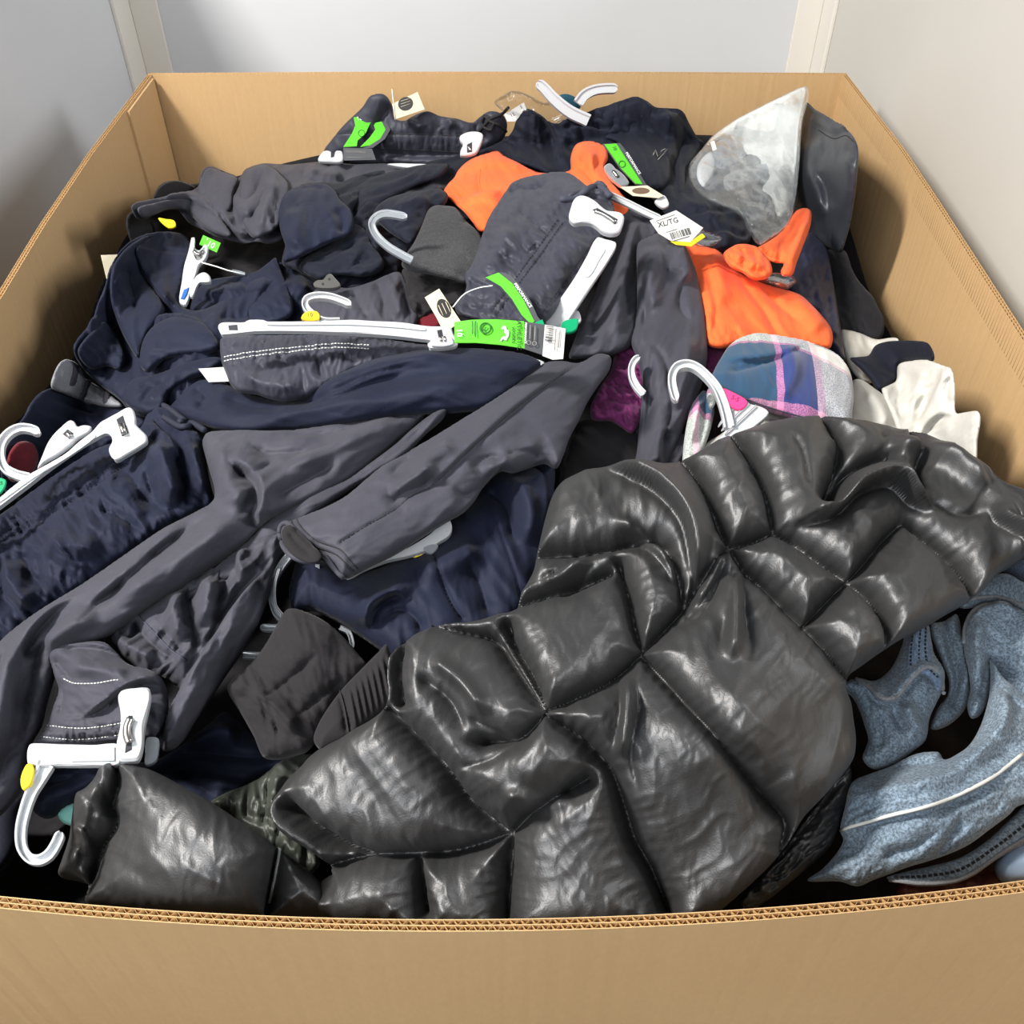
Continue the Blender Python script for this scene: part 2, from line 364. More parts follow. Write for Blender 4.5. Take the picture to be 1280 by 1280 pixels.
        if back:
            n = len(used); bmap = np.arange(n); inn = ~bd; bmap[inn] = n+np.arange(inn.sum())
            bk = Pb[inn].copy(); dn = (s.T if s.T > .1 else s.T*0.45)*rnd(d[inn]/14.0)
            rr = rays(Uu[inn], Vu[inn]); rr /= np.linalg.norm(rr, axis=1)[:, None]
            room = np.minimum(np.minimum((1.452-bk[:, 1])/np.maximum(rr[:, 1], 1e-3), (0.466-bk[:, 0])/np.maximum(rr[:, 0], 1e-3)), (-0.482-bk[:, 0])/np.minimum(rr[:, 0], -1e-3))
            bk += rr*np.clip(np.minimum(dn, room-0.002), 0.0005, None)[:, None]
            VV = np.concatenate([top, bk]); f2 = bmap[q]
            faces = np.concatenate([fl, f2])
        else: VV = top; faces = fl
        ob = mesh_np(name, VV, faces, mat, parent)
        return setp(ob, label, cat, group, kind)
def tube(name, P, rad, mat, parent=None, sides=8, flat=1.0, nrm=None, cap=True):
    """swept tube through 3-D points; rad scalar or list; flat scales across the normal"""
    P = np.asarray(P, float); n = len(P); rad = np.broadcast_to(np.asarray(rad, float), (n,))
    T_ = np.gradient(P, axis=0); T_ /= np.linalg.norm(T_, axis=1)[:, None]+1e-12
    up = np.array([0, -0.5, 0.86]) if nrm is None else np.asarray(nrm, float)
    V = []
    for i in range(n):
        a = np.cross(T_[i], up); 
        if np.linalg.norm(a) < 1e-3: a = np.cross(T_[i], [1, 0, 0])
        a /= np.linalg.norm(a); b = np.cross(a, T_[i])
        for k in range(sides):
            t = 2*math.pi*k/sides
            V.append(P[i]+rad[i]*(math.cos(t)*a+flat*math.sin(t)*b))
    f = []
    for i in range(n-1):
        for k in range(sides):
            k2 = (k+1) % sides
            f.append((i*sides+k, i*sides+k2, (i+1)*sides+k2, (i+1)*sides+k))
    if cap:
        V.append(P[0]); V.append(P[-1]); c0 = len(V)-2
        tr = []
        for k in range(sides):
            k2 = (k+1) % sides
            tr.append((c0, k2, k)); tr.append((c0+1, (n-1)*sides+k, (n-1)*sides+k2))
        return mesh_np(name, V, [np.array(f), np.array(tr)], mat, parent)
    return mesh_np(name, V, np.array(f), mat, parent)
def stitch(sheet, pts, mat=THREADG, parent=None, name='stitching', rad=0.0006, lift=0.0004, dash=0):
    q = smooth(pts, False, 12); P = sheet.P(q[:, 0], q[:, 1], lift)
    if not dash: return tube(name, P, rad, mat, parent, sides=4)
    Vs, Fs = [], []; step = dash
    seg = np.linalg.norm(np.diff(q, axis=0), axis=1); cum = np.concatenate([[0], np.cumsum(seg)]); tot = cum[-1]; t = 0
    while t < tot-step*0.3:
        ts = np.array([t, t+step*0.35, t+step*0.7]); x = np.interp(ts, cum, q[:, 0]); y = np.interp(ts, cum, q[:, 1])
        p = sheet.P(x, y, lift); d = p[2]-p[0]; a = np.cross(d, sheet.N); a = a/(np.linalg.norm(a)+1e-9)*rad; b = len(Vs)*1
        base = sum(len(v) for v in Vs)
        Vs.append(np.array([p[0]-a, p[0]+a, p[1]-a+sheet.N*rad, p[1]+a+sheet.N*rad, p[2]-a, p[2]+a]))
        Fs += [(base, base+1, base+3, base+2), (base+2, base+3, base+5, base+4)]
        t += step
    return mesh_np(name, np.concatenate(Vs), np.array(Fs), mat, parent)
class Plane:
    """a rigid flat place: fixed through one pixel at height L over the heap; other pixels land on that plane"""
    def __init__(s, px, py, L, nrm=None, tilt=(0, 0)):
        s.p = place(np.array([px]), np.array([py]), L)[0]
        d = -rays(px, py); d /= np.linalg.norm(d); n = d*0.6+np.array([tilt[0], tilt[1], 0.55]) if nrm is None else np.asarray(nrm, float)
        s.n = n/np.linalg.norm(n)
    def P(s, px, py, lift=0.0):
        d = rays(np.atleast_1d(px), np.atleast_1d(py)); t = ((s.p-CAMP)@s.n)/(d@s.n)
        return CAMP+d*t[:, None]+s.n*lift
def tri_poly(pts):
    """ear clipping"""
    idx = list(range(len(pts))); A = sum(pts[i][0]*pts[(i+1) % len(pts)][1]-pts[(i+1) % len(pts)][0]*pts[i][1] for i in idx)
    if A < 0: idx.reverse()
    cr = lambda o, a, b: (a[0]-o[0])*(b[1]-o[1])-(a[1]-o[1])*(b[0]-o[0])
    tris = []; guard = 0
    while len(idx) > 3 and guard < 5000:
        guard += 1; ok = False
        for k in range(len(idx)):
            i, j, l = idx[k-1], idx[k], idx[(k+1) % len(idx)]
            if cr(pts[i], pts[j], pts[l]) <= 1e-9: continue
            if any(cr(pts[i], pts[j], pts[m]) >= 0 and cr(pts[j], pts[l], pts[m]) >= 0 and cr(pts[l], pts[i], pts[m]) >= 0 for m in idx if m not in (i, j, l)): continue
            tris.append((i, j, l)); idx.pop(k); ok = True; break
        if not ok: idx.pop(0)
    if len(idx) == 3: tris.append(tuple(idx))
    return tris
def plate(name, plane, out, th, mat, parent=None, lift=0.0, rounded=True, bev=0.0007, bend=None, label=None, cat=None, group=None):
    """solid plate with a bevelled rim; out in pixels; bend(u,v)->extra height"""
    q = smooth(out, True, 4) if rounded else np.array([p[:2] for p in out], float)
    t = plane.P(q[:, 0], q[:, 1], lift); c = t.mean(0); n = plane.n
    if bend is not None: t = t + np.array([bend(u, v) for u, v in q])[:, None]*n
    inn = t+(c-t)/(np.linalg.norm(c-t, axis=1)[:, None]+1e-9)*bev
    R0 = inn+n*th; R1 = t+n*(th-bev); R2 = t.copy(); m = len(q)
    V = np.concatenate([R0, R1, R2]); f = []
    for i in range(m):
        j = (i+1) % m
        f.append((i, m+i, m+j, j)); f.append((m+i, 2*m+i, 2*m+j, m+j))
    tr = tri_poly([tuple(p) for p in q]); T3 = np.array(tr)
    ar = sum((q[i][0]*q[(i+1) % m][1]-q[(i+1) % m][0]*q[i][1]) for i in range(m))
    topf = T3[:, ::-1]; botf = T3+2*m
    F4 = np.array(f) if ar > 0 else np.array(f)[:, ::-1]
    F4 = F4[:, ::-1] if False else F4
    o = mesh_np(name, V, [F4, topf, botf], mat, parent, smooth_=False)
    return setp(o, label, cat, group)
def card(name, plane, out, mat, parent=None, lift=0.0, th=0.0006, bend=None, **k):
    return plate(name, plane, out, th, mat, parent, lift, rounded=False, bev=0.0002, bend=bend, **k)
def text(name, s, plane, x0, y0, x1, y1, hpx, mat, parent, lift=0.001, align='LEFT', wide=1.0):
    """lettering as a mesh: baseline runs from pixel (x0,y0) towards (x1,y1), letters hpx pixels tall"""
    if s == '~':      # a line of print too small to read: a thin printed bar
        return tube('printed_line', plane.P([x0, (x0+x1)/2, x1], [y0, (y0+y1)/2, y1], lift), 0.00035, mat, parent, sides=4)
    cu = bpy.data.curves.new('t', 'FONT'); cu.body = s; cu.extrude = 0.00008; cu.align_x = align; cu.resolution_u = 2
    tmp = bpy.data.objects.new('t', cu); COL.objects.link(tmp)
    bpy.context.view_layer.update()
    me = bpy.data.meshes.new_from_object(tmp.evaluated_get(bpy.context.evaluated_depsgraph_get())); bpy.data.objects.remove(tmp)
    P0, P1 = plane.P([x0, x1], [y0, y1], lift); X = P1-P0; ln = np.linalg.norm(X); X /= ln
    Y = np.cross(plane.n, X); pxm = ln/math.hypot(x1-x0, y1-y0)
    q = plane.P([x0, x0+(y1-y0)*0.1], [y0, y0-(x1-x0)*0.1], 0); 
    per = np.linalg.norm(q[1]-q[0])/(0.1*math.hypot(x1-x0, y1-y0))
    sz = hpx*per/0.69; n = len(me.vertices); co = np.empty(n*3, np.float32); me.vertices.foreach_get('co', co); co = co.reshape(-1, 3)
    V = P0 + co[:, :1]*sz*wide*X*(pxm/per) + co[:, 1:2]*sz*Y + co[:, 2:]*plane.n
    org = np.array(parent['_o'][:]); me.vertices.foreach_set('co', (V-org).astype(np.float32).ravel()); me.update()
    me.materials.clear(); me.materials.append(mat); o = bpy.data.objects.new(name, me); COL.objects.link(o); o.parent = parent; o['_o'] = [float(c) for c in org]
    return o
# ------------------------------------------------------------------ the setting
def boxmesh(name, x0, x1, y0, y1, z0, z1, mat, parent=None):
    V = [(x, y, z) for z in (z0, z1) for y in (y0, y1) for x in (x0, x1)]
    f = [(0, 2, 3, 1), (4, 5, 7, 6), (0, 1, 5, 4), (2, 6, 7, 3), (0, 4, 6, 2), (1, 3, 7, 5)]
    return mesh_np(name, V, np.array(f), mat, parent, smooth_=False)
FLOORM = wallpaint('concrete', (150, 148, 144))
setp(boxmesh('floor', -3, 3, -2.5, 3, -0.05, 0, FLOORM), kind='structure')
WLX, WRX, WBY, WTOP = -0.696, 0.568, 1.90, 1.24
setp(boxmesh('wall_back', WLX-0.03, WRX+0.03, WBY, WBY+0.03, 0, WTOP, WALLM), kind='structure')
setp(boxmesh('wall_left', WLX-0.03, WLX, -0.2, WBY, 0, WTOP, WALLM), kind='structure')
setp(boxmesh('wall_right', WRX, WRX+0.03, -0.2, WBY, 0, WTOP, WALLR), kind='structure')
ZT = 0.62
def trimb(n, *a):
    o = boxmesh(n, *a, TRIMM); o['kind'] = 'structure'
    b = o.modifiers.new('b', 'BEVEL'); b.width = 0.0015; b.segments = 2
trimb('trim_1', WLX+0.006, WLX+0.056, WBY-0.007, WBY, ZT, WTOP)
trimb('trim_2', WLX, WLX+0.007, WBY-0.082, WBY-0.007, ZT, WTOP)
trimb('trim_3', WRX-0.052, WRX-0.006, WBY-0.007, WBY, ZT, WTOP)
trimb('trim_4', WRX-0.007, WRX, WBY-0.075, WBY-0.007, ZT, WTOP)
GAPM = plain('dark_gap', (120, 114, 108), 0.8)
for n_, a in (('trim_5', (WLX, WLX+0.006, WBY-0.007, WBY-0.0005, ZT, WTOP)), ('trim_6', (WRX-0.006, WRX, WBY-0.007, WBY-0.0005, ZT, WTOP))):
    o = boxmesh(n_, *a, GAPM); o['kind'] = 'structure'
# ------------------------------------------------------------------ the corrugated pallet box
def xl(y): return np.interp(y, [0.25, 0.6, 0.863, 1.0, 1.187, 1.465], [-0.492, -0.508, -0.520, -0.528, -0.533, -0.531])
def xr(y): return np.interp(y, [0.25, 0.6, 0.79, 1.065, 1.2, 1.465], [0.476, 0.486, 0.491, 0.496, 0.497, 0.488])
def yf(x): return 0.2178+0.0152*x+0.2136*x**2
def yb(x): return 1.465+0.006*np.sin((x+0.53)/1.02*math.pi)
TH = 0.0066
ys = np.linspace(0.285, 1.465, 60); xs = np.linspace(-0.4925, 0.4765, 90)
xb = np.linspace(-0.531, 0.488, 60)
box = empty('pallet_box', (-0.02, 0.85, 0), 'large open brown corrugated cardboard pallet box filled with clothes', 'box')
def panel(name, pts, nrm, zt=RIM, zb=0.0):
    """double-wall board standing along a rim line: two liners and a middle liner with open fluted top"""
    pts = np.asarray(pts, float); nrm = np.asarray(nrm, float); n = len(pts)
    zz = np.array([zb, zt-0.45, zt-0.1, zt]); 
    def liner(off, th):
        V = []; 
        for z in zz:
            for o in (off, off+th):
                for p, m in zip(pts, nrm): V.append((*(p+m*o), z))
        V = np.array(V); f = []
        for k in range(len(zz)-1):
            a = k*2*n; b = (k+1)*2*n
            for i in range(n-1):
                f.append((a+i, a+i+1, b+i+1, b+i)); f.append((a+n+i+1, a+n+i, b+n+i, b+n+i+1))
        a = (len(zz)-1)*2*n
        for i in range(n-1): f.append((a+i, a+i+1, a+n+i+1, a+n+i))
        return V, np.array(f)
    p = None
    Vs, Fs, c = [], [], 0
    for off in (0.0, TH/2-0.00025, TH-0.0005):
        V, f = liner(off, 0.0005); Vs.append(V); Fs.append(f+c); c += len(V)
    o = mesh_np(name, np.concatenate(Vs), np.concatenate(Fs), KRAFT, box, smooth_=False)
    seg = np.linalg.norm(np.diff(pts, axis=0), axis=1); cum = np.concatenate([[0], np.cumsum(seg)]); tot = cum[-1]
    for layer, per in ((0, 0.0052), (1, 0.0060)):
        m = int(tot/per*6); s_ = np.linspace(0, tot, m)
        px = np.interp(s_, cum, pts[:, 0]); py = np.interp(s_, cum, pts[:, 1]); qx = np.interp(s_, cum, nrm[:, 0]); qy = np.interp(s_, cum, nrm[:, 1])
        w_ = (0.0005+layer*(TH/2)) + (TH/2-0.0006)*(0.5+0.5*np.sin(2*math.pi*s_/per))
        rows = []
        for z in (zt-0.03, zt-0.0004): rows.append(np.stack([px+qx*w_, py+qy*w_, np.full(m, z)], -1))
        i = np.arange(m-1); f = np.stack([i, i+1, i+1+m, i+m], -1)
        fl = mesh_np('fluting', np.concatenate(rows), f, KRAFTD, o); sm = fl.modifiers.new('s', 'SOLIDIFY'); sm.thickness = 0.0003
    # dark inside of the board below the flutes
    return o
front = panel('front_panel', [(x, yf(x)) for x in xs], [(0, 1)]*len(xs))
panel('back_panel', [(x, yb(x)) for x in xb], [(0, -1)]*len(xb))
panel('left_panel', [(xl(y), y) for y in ys], [(1, 0)]*len(ys))
panel('right_panel', [(xr(y), y) for y in ys], [(-1, 0)]*len(ys))
# glued lap of the box on the left side near the back corner
yl = np.linspace(1.33, 1.452, 8)
V = []; 
for z in (0.02, RIM-0.003):
    for o_ in (TH, TH+0.004):
        for y in yl: V.append((xl(y)+o_, y, z))
n = len(yl); f = []
for i in range(n-1):
    f += [(n+i, n+i+1, 3*n+i+1, 3*n+i), (2*n+i, 2*n+i+1, 3*n+i+1, 3*n+i), (i, i+1, 2*n+i+1, 2*n+i)]
f.append((0, n, 3*n, 2*n)); 
mesh_np('glue_flap', V, np.array(f), KRAFT, box, smooth_=False)
boxmesh('bottom_panel', -0.52, 0.478, 0.3, 1.455, 0.0, 0.012, KRAFT, box)
# ------------------------------------------------------------------ dark clothes at the bottom, seen in the gaps
def garment(name, label, cat, mat, out, L, group=None, step=3.0, **k):
    s = Sheet(out, L, **k); o = s.build(name, mat, step=step, label=label, cat=cat, group=group); s.o = o; return s
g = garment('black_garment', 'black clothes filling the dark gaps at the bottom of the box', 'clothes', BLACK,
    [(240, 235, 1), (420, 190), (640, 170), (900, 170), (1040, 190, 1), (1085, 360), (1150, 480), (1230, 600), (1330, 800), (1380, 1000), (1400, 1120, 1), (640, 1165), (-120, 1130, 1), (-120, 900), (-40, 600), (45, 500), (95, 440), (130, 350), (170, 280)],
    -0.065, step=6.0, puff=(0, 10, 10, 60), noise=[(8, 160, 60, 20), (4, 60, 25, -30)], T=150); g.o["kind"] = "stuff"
def lobe(par, out, mat, up=0.02, name='folded_layer', puff=(5, 8, 16, 30), noise=((2.5, 50, 18, 60),), st=(), T=25, step=2.4):
    c = np.array([p[:2] for p in out], float).mean(0); L = float(par.Lf(np.array([c[0]]), np.array([c[1]]))[0])+up
    q = Sheet(out, L, puff=puff, noise=list(noise), st=st, T=T); q.build(name, mat, par.o, step=step); return q
# ------------------------------------------------------------------ back row
bj = garment('jogger_pants', 'charcoal joggers with gathered waistband and drawstring lying against the back panel', 'pants', GREY2,
    [(404, 204), (405, 188), (412, 178), (430, 156), (453, 134), (463, 120), (480, 118), (490, 131), (493, 147), (505, 151), (520, 143), (535, 139), (550, 145), (570, 148), (590, 153), (600, 146), (612, 139), (628, 143), (634, 155), (630, 172), (612, 188), (600, 200), (560, 208), (480, 206), (430, 206)],
    0.03, step=2.0, puff=(5, 5, 22, 40), noise=[(0.9, 34, 12, 75)], T=40,
    st=[('l', 1.5, 2, [(416, 169), (455, 169), (510, 171), (575, 172)]), ('g', 4.0, 9, [(470, 180), (520, 183), (577, 184)], 3.2), ('g', 3.0, 14, [(480, 160), (580, 165)], 6),
        ('s', 10, 25, [(470, 197), (520, 199), (577, 199)]), ('v', 7, 6, [(488, 130), (478, 150), (470, 166)]), ('v', 5, 5, [(600, 148), (596, 165), (610, 180)]), ('r', 5, 6, [(505, 153), (520, 160), (530, 168)]), ('r', 5, 5, [(560, 150), (565, 165)])])
stitch(bj, [(424, 169), (455, 169), (510, 171), (575, 173)], THREADB, bj.o); stitch(bj, [(470, 188), (520, 190), (576, 193)], THREADB, bj.o)
for a in ([(634, 138), (625, 146), (612, 152), (604, 160), (595, 170), (588, 180)], [(604, 147), (612, 156), (622, 160), (632, 166)], [(612, 152), (604, 148), (602, 160), (612, 166), (616, 156)]):
    q = smooth(a, False, 8); P = bj.P(q[:, 0], q[:, 1], 0.004); tube('drawstring', P, 0.0022, THREADB, bj.o)
# hanger clips of the back joggers
def clip(name, label, plane, out, slot, spring, lift=0.0, th=0.006, mat=None, cat='clip', parent=None, group=None, sname='clip_slot'):
    o = plate(name, plane, out, th, mat or PLASTIC, parent, lift, bev=0.0012)
    if parent is None: setp(o, label, cat, group)
    if slot: plate(sname, plane, slot, 0.0004, DARKP, o, lift+th+0.0001, rounded=False, bev=0.0001)
    if spring:
        q = smooth(spring, False, 6); tube('spring', plane.P(q[:, 0], q[:, 1], lift+th+0.0005), 0.0022, METAL, o)
    return o
pb = Plane(590, 182, 0.075)
clip('hanger_clip', 'white hanger clip on the waistband of the charcoal joggers at the back panel', pb, [(575, 173), (581, 169), (590, 167), (600, 168), (604, 172), (600, 185), (594, 194), (576, 197), (576, 190), (579, 183), (575, 178)],
     [(584, 184, 1), (590, 181, 1), (590, 193, 1), (584, 194, 1)], [(586, 186), (588, 192)])
pb = Plane(415, 196, 0.06)
clip('hanger_clip', 'small white hanger clip sticking out left of the green size tags at the back', pb, [(398, 203), (404, 192), (412, 191), (418, 196), (421, 191), (428, 192), (428, 204), (412, 205)], [(414, 194), (419, 193), (418, 199), (414, 200)], None)
pc = Plane(520, 206, 0.052); plate('pants_hanger', pc, [(484, 207), (505, 206), (540, 208), (526, 211), (505, 211)], 0.004, PLASTIC, label='edge of a white hanger under the charcoal joggers at the back', cat='hanger')
pt = Plane(450, 165, 0.085)
tg = card('hang_tag', pt, [(442, 147), (460, 145), (464, 152), (457, 167), (447, 176), (446, 183), (429, 184), (440, 167), (444, 157)], GREEN, label='folded bright green size tag reading 10 on the joggers at the back', cat='tag')
text('lettering', '10', pt, 446, 151, 458, 150, 5, INKW, tg)
def ring(name, plane, cx, cy, r, mat, parent, lift=0.001, rad=0.0004, a0=0, a1=2*math.pi):
    t = np.linspace(a0, a1, 24); tube(name, plane.P(cx+r*np.cos(t), cy+r*np.sin(t), lift), rad, mat, parent, sides=4)
ring('recycling_mark', pt, 452, 167, 4, INKGD, tg)
t2 = card('hang_tag', pt, [(466, 152), (477, 150), (482, 160), (475, 172), (462, 180), (450, 182), (462, 170), (469, 160)], GREEN, lift=-0.004, label='second bright green tag curling behind the first on the back joggers', cat='tag')
card('dark_edge', pt, [(477, 150), (484, 152), (488, 160), (481, 172), (466, 183), (452, 184), (462, 180), (475, 172), (482, 160)], GREYCARD, t2, lift=-0.004)
pt = Plane(445, 193, 0.085); t3 = card('hang_tag', pt, [(429, 185), (465, 186), (470, 200), (430, 201)], GREYCARD, label='dark grey printed card below the green tags at the back', cat='tag')
text('lettering', 'PERFORMANCE', pt, 432, 191, 462, 192, 2.5, INKG, t3); text('lettering', '~', pt, 433, 197, 464, 198, 2.2, INKG, t3)
def disc(plane, cx, cy, rx, mat, parent, lift=0.0008, ry=None, ang=0, name='printed_disc'):
    t = np.linspace(0, 2*math.pi, 28, endpoint=False); ry = ry or rx; c, s_ = math.cos(ang), math.sin(ang)
    return plate(name, plane, [(cx+rx*math.cos(a)*c-ry*math.sin(a)*s_, cy+rx*math.cos(a)*s_+ry*math.sin(a)*c) for a in t], 0.0002, mat, parent, lift, rounded=False, bev=0.0001)
pt = Plane(510, 133, 0.10, nrm=(0.05, -0.75, 0.6)); ct = card('hang_tag', pt, [(490, 130), (522, 115), (531, 137), (495, 149)], CREAM, label='small cream tag with a black printed disc on the back panel side', cat='tag')
disc(pt, 507, 130, 9.5, INK, ct, ang=-0.4, ry=8.5)
for k, s_ in enumerate(('~', '~', '~')): text('lettering', s_, pt, 501, 128+k*3.5-1, 513, 124+k*3.5-1, 2.0, CREAM, ct, 0.0014)
tube('tag_string', pt.P([490, 491, 492, 494], [112, 122, 130, 150], 0.002), 0.0005, INKW, ct, sides=4)
# orange shirt, left
os_ = garment('knit_shirt', 'bright orange shirt bunched beside the grey pants, the left orange one', 'shirt', ORANGE,
    [(555, 240), (560, 230), (567, 223), (572, 214), (580, 205), (592, 197), (607, 192), (621, 188), (632, 196), (645, 202), (660, 210), (677, 216), (712, 213), (713, 199), (716, 187), (722, 179), (737, 176), (750, 179), (758, 185), (760, 199), (756, 207), (762, 224), (775, 240), (787, 256), (780, 270), (740, 262), (700, 240), (672, 246), (640, 268), (622, 285), (601, 290), (590, 277), (580, 265), (565, 252)],
    [(560, 240, .05), (620, 220, .06), (600, 285, .055), (700, 225, .06), (735, 195, .085), (775, 250, .08)], step=2.2, puff=(5, 6, 12, 30), noise=[(2.0, 60, 16, 20)], T=30,
    st=[('s', 12, 18, [(577, 258), (590, 248), (602, 244), (630, 240)]), ('v', 6, 4, [(599, 215), (598, 230), (601, 244)]), ('v', 4, 3, [(560, 235), (572, 250), (578, 258)]), ('v', 4, 3, [(565, 230), (575, 244), (582, 254)]), ('r', 5, 7, [(590, 205), (620, 205), (660, 214)]), ('v', 4, 4, [(580, 222), (590, 215), (602, 213)]),
        ('v', 8, 4, [(730, 190), (728, 205), (735, 220)]), ('v', 8, 4, [(745, 185), (748, 200), (742, 215), (750, 232)]), ('r', 5, 5, [(738, 190), (738, 210), (750, 230)]), ('v', 5, 4, [(716, 205), (730, 215), (745, 236)])])
stitch(os_, [(601, 214), (600, 230), (603, 243)], ORANGE, os_.o, rad=0.0007)
# navy bundle mid back
nb = garment('knit_pants', 'navy pants twisted into folds between the grey top and the heather cloth', 'pants', NAVY2,
    [(345, 275), (347, 258), (354, 245), (366, 235), (378, 230), (403, 228), (425, 228), (440, 222), (470, 214), (505, 209), (535, 202), (580, 192), (610, 183), (645, 172), (660, 190), (640, 205), (600, 200), (575, 225), (560, 242), (557, 256), (537, 260), (528, 285), (512, 315), (500, 333), (495, 348), (440, 362), (400, 354), (370, 338), (353, 330), (357, 300)],
    [(350, 280, .055), (400, 250, .065), (500, 240, .04), (640, 185, .04), (440, 340, .035), (510, 320, .03)], step=2.4, puff=(5, 7, 20, 45), noise=[(4, 70, 20, -35), (2, 30, 10, -30)], T=35,
    st=[('s', 16, 26, [(442, 232), (452, 250), (440, 265), (425, 290), (405, 305), (360, 328)]), ('s', 12, 20, [(420, 300), (435, 285), (455, 262), (480, 240), (515, 220)]), ('s', 10, 16, [(455, 320), (455, 300), (470, 285), (490, 262), (520, 235)]), ('s', 12, 14, [(370, 333), (410, 330), (450, 318), (480, 325)]),
        ('r', 9, 9, [(455, 280), (468, 300), (475, 325)]), ('v', 10, 6, [(405, 312), (430, 310), (450, 300), (465, 282)]), ('v', 8, 5, [(425, 330), (445, 325), (452, 335), (445, 348)]), ('v', 6, 6, [(480, 236), (515, 240), (545, 228), (570, 210)]), ('r', 8, 10, [(500, 262), (530, 250), (555, 232)])])
lobe(nb, [(374, 334), (388, 316), (405, 303), (425, 296), (442, 280), (456, 286), (466, 306), (480, 326), (478, 338), (455, 346), (425, 344), (398, 350)], NAVY2, .02, noise=((3, 36, 12, -30),), st=[('v', 8, 5, [(395, 330), (425, 318), (450, 300)]), ('v', 8, 4, [(430, 335), (455, 328), (468, 318)])])
lobe(nb, [(440, 240), (458, 226), (480, 217), (508, 210), (535, 205), (562, 206), (552, 220), (520, 232), (490, 248), (470, 262), (456, 280), (446, 268)], NAVY2, .015, noise=((3, 60, 14, -35),))
lobe(nb, [(466, 268), (478, 252), (500, 243), (530, 238), (550, 236), (560, 244), (555, 257), (537, 262), (529, 284), (515, 305), (498, 298), (480, 285)], NAVY2, .025, noise=((3, 40, 12, -40),), st=[('r', 6, 7, [(490, 265), (515, 255), (540, 248)])])
lump = garment('knit_shirt', 'navy garment folded to a smooth rounded lump beside the grey top', 'shirt', NAVY,
    [(347, 264), (350, 252), (356, 243), (366, 235), (380, 231), (403, 229), (417, 236), (428, 252), (439, 262), (442, 280), (434, 294), (412, 304), (389, 315), (370, 324), (353, 328), (357, 310), (351, 290)],
    .075, step=2.2, puff=(6, 8, 20, 40), noise=[(2, 50, 20, 80)], T=35, st=[('v', 5, 4, [(359, 240), (385, 235), (412, 240)]), ('v', 6, 8, [(420, 262), (428, 278), (425, 296)]), ('r', 6, 14, [(365, 262), (370, 290), (362, 315)])])
# main navy garment at the back
nv = garment('knit_pants', 'big navy pants with a small grey emblem at the back, under the white hook', 'pants', NAVY2,
    [(640, 165), (645, 152), (657, 136), (675, 143), (694, 158), (708, 150), (726, 144), (745, 136), (759, 132), (775, 126), (794, 121), (808, 126), (820, 134), (836, 135), (852, 138), (862, 155), (872, 172), (880, 178), (872, 199), (862, 212), (866, 232), (884, 248), (899, 252), (915, 260), (928, 268), (938, 282), (936, 303), (913, 313), (891, 311), (863, 285), (840, 275), (812, 245), (790, 225), (765, 215), (740, 215), (712, 216), (690, 218), (662, 208), (642, 202), (621, 192), (600, 200), (595, 192), (625, 178)],
    [(640, 180, .055), (700, 190, .045), (760, 150, .06), (850, 160, .06), (900, 290, .08), (820, 230, .07), (780, 200, .06)], step=2.4, puff=(5, 8, 26, 50), noise=[(3.5, 80, 24, 60), (1.5, 30, 12, 50)], T=40,
    st=[('s', 16, 20, [(694, 215), (696, 190), (690, 165), (675, 146)]), ('s', 12, 22, [(700, 172), (725, 163), (760, 168), (772, 160)]), ('v', 10, 6, [(860, 168), (856, 195), (845, 215), (852, 240)]), ('r', 10, 12, [(826, 140), (838, 180), (832, 215)]), ('v', 8, 8, [(800, 150), (806, 190), (800, 215)]), ('r', 6, 12, [(720, 175), (705, 190), (700, 210)]),
        ('s', 12, 12, [(858, 272), (885, 270), (915, 268), (930, 276)]), ('s', 12, 10, [(880, 300), (900, 292), (925, 300), (935, 290)]), ('r', 7, 9, [(845, 255), (875, 262), (905, 262)])])
lobe(nv, [(742, 150), (760, 136), (782, 128), (800, 124), (816, 134), (826, 160), (836, 190), (838, 225), (822, 238), (800, 222), (785, 200), (772, 178), (752, 172), (738, 164)], NAVY2, .02, puff=(5, 8, 14, 40), noise=((2.5, 70, 20, 60),))
lobe(nv, [(836, 140), (850, 140), (864, 165), (876, 180), (868, 200), (858, 212), (858, 240), (846, 248), (842, 215), (846, 180)], NAVY2, .01, noise=((2, 50, 14, 80),))
q = [(814, 203), (817, 197), (820, 205), (824, 199), (828, 198)]
tube('emblem', nv.P([p[0] for p in q], [p[1] for p in q], 0.028), 0.0009, INKG, nv.o, sides=4)
q = [(820, 208), (825, 204), (830, 199)]; tube('emblem', nv.P([p[0] for p in q], [p[1] for p in q], 0.028), 0.0007, INKG, nv.o, sides=4)
# charcoal slick garment in the right back corner
dg = garment('woven_jacket', 'dark charcoal smooth garment standing in the right back corner', 'jacket', fabric('slick_charcoal', (44, 47, 54), (48, 51, 58), rough=0.42, spec=0.5, sheen=0.05, bump=0.15),
    [(1008, 128), (1018, 136), (1032, 145), (1043, 152), (1053, 158), (1066, 170), (1072, 182), (1073, 200), (1069, 242), (1064, 275), (1058, 298), (1050, 316), (1038, 312), (1014, 300), (996, 290), (985, 270), (996, 206), (1002, 152)],
    [(1030, 150, .03), (1000, 200, .03), (1060, 200, .05), (1030, 300, .03)], step=2.2, puff=(6, 8, 16, 30), noise=[(2, 60, 20, 90)], T=30,
    st=[('s', 9, 16, [(1069, 172), (1058, 165), (1040, 170), (1020, 158), (1010, 152)]), ('r', 10, 10, [(1030, 170), (1010, 205), (1018, 245), (1030, 285)]), ('v', 10, 9, [(1022, 215), (1035, 245), (1036, 290)]), ('r', 7, 10, [(1058, 190), (1054, 240), (1044, 290)]), ('v', 6, 5, [(1004, 160), (1000, 200), (998, 260)])])
stitch(dg, [(1066, 181), (1056, 173), (1040, 177), (1022, 166)], THREADB, dg.o)
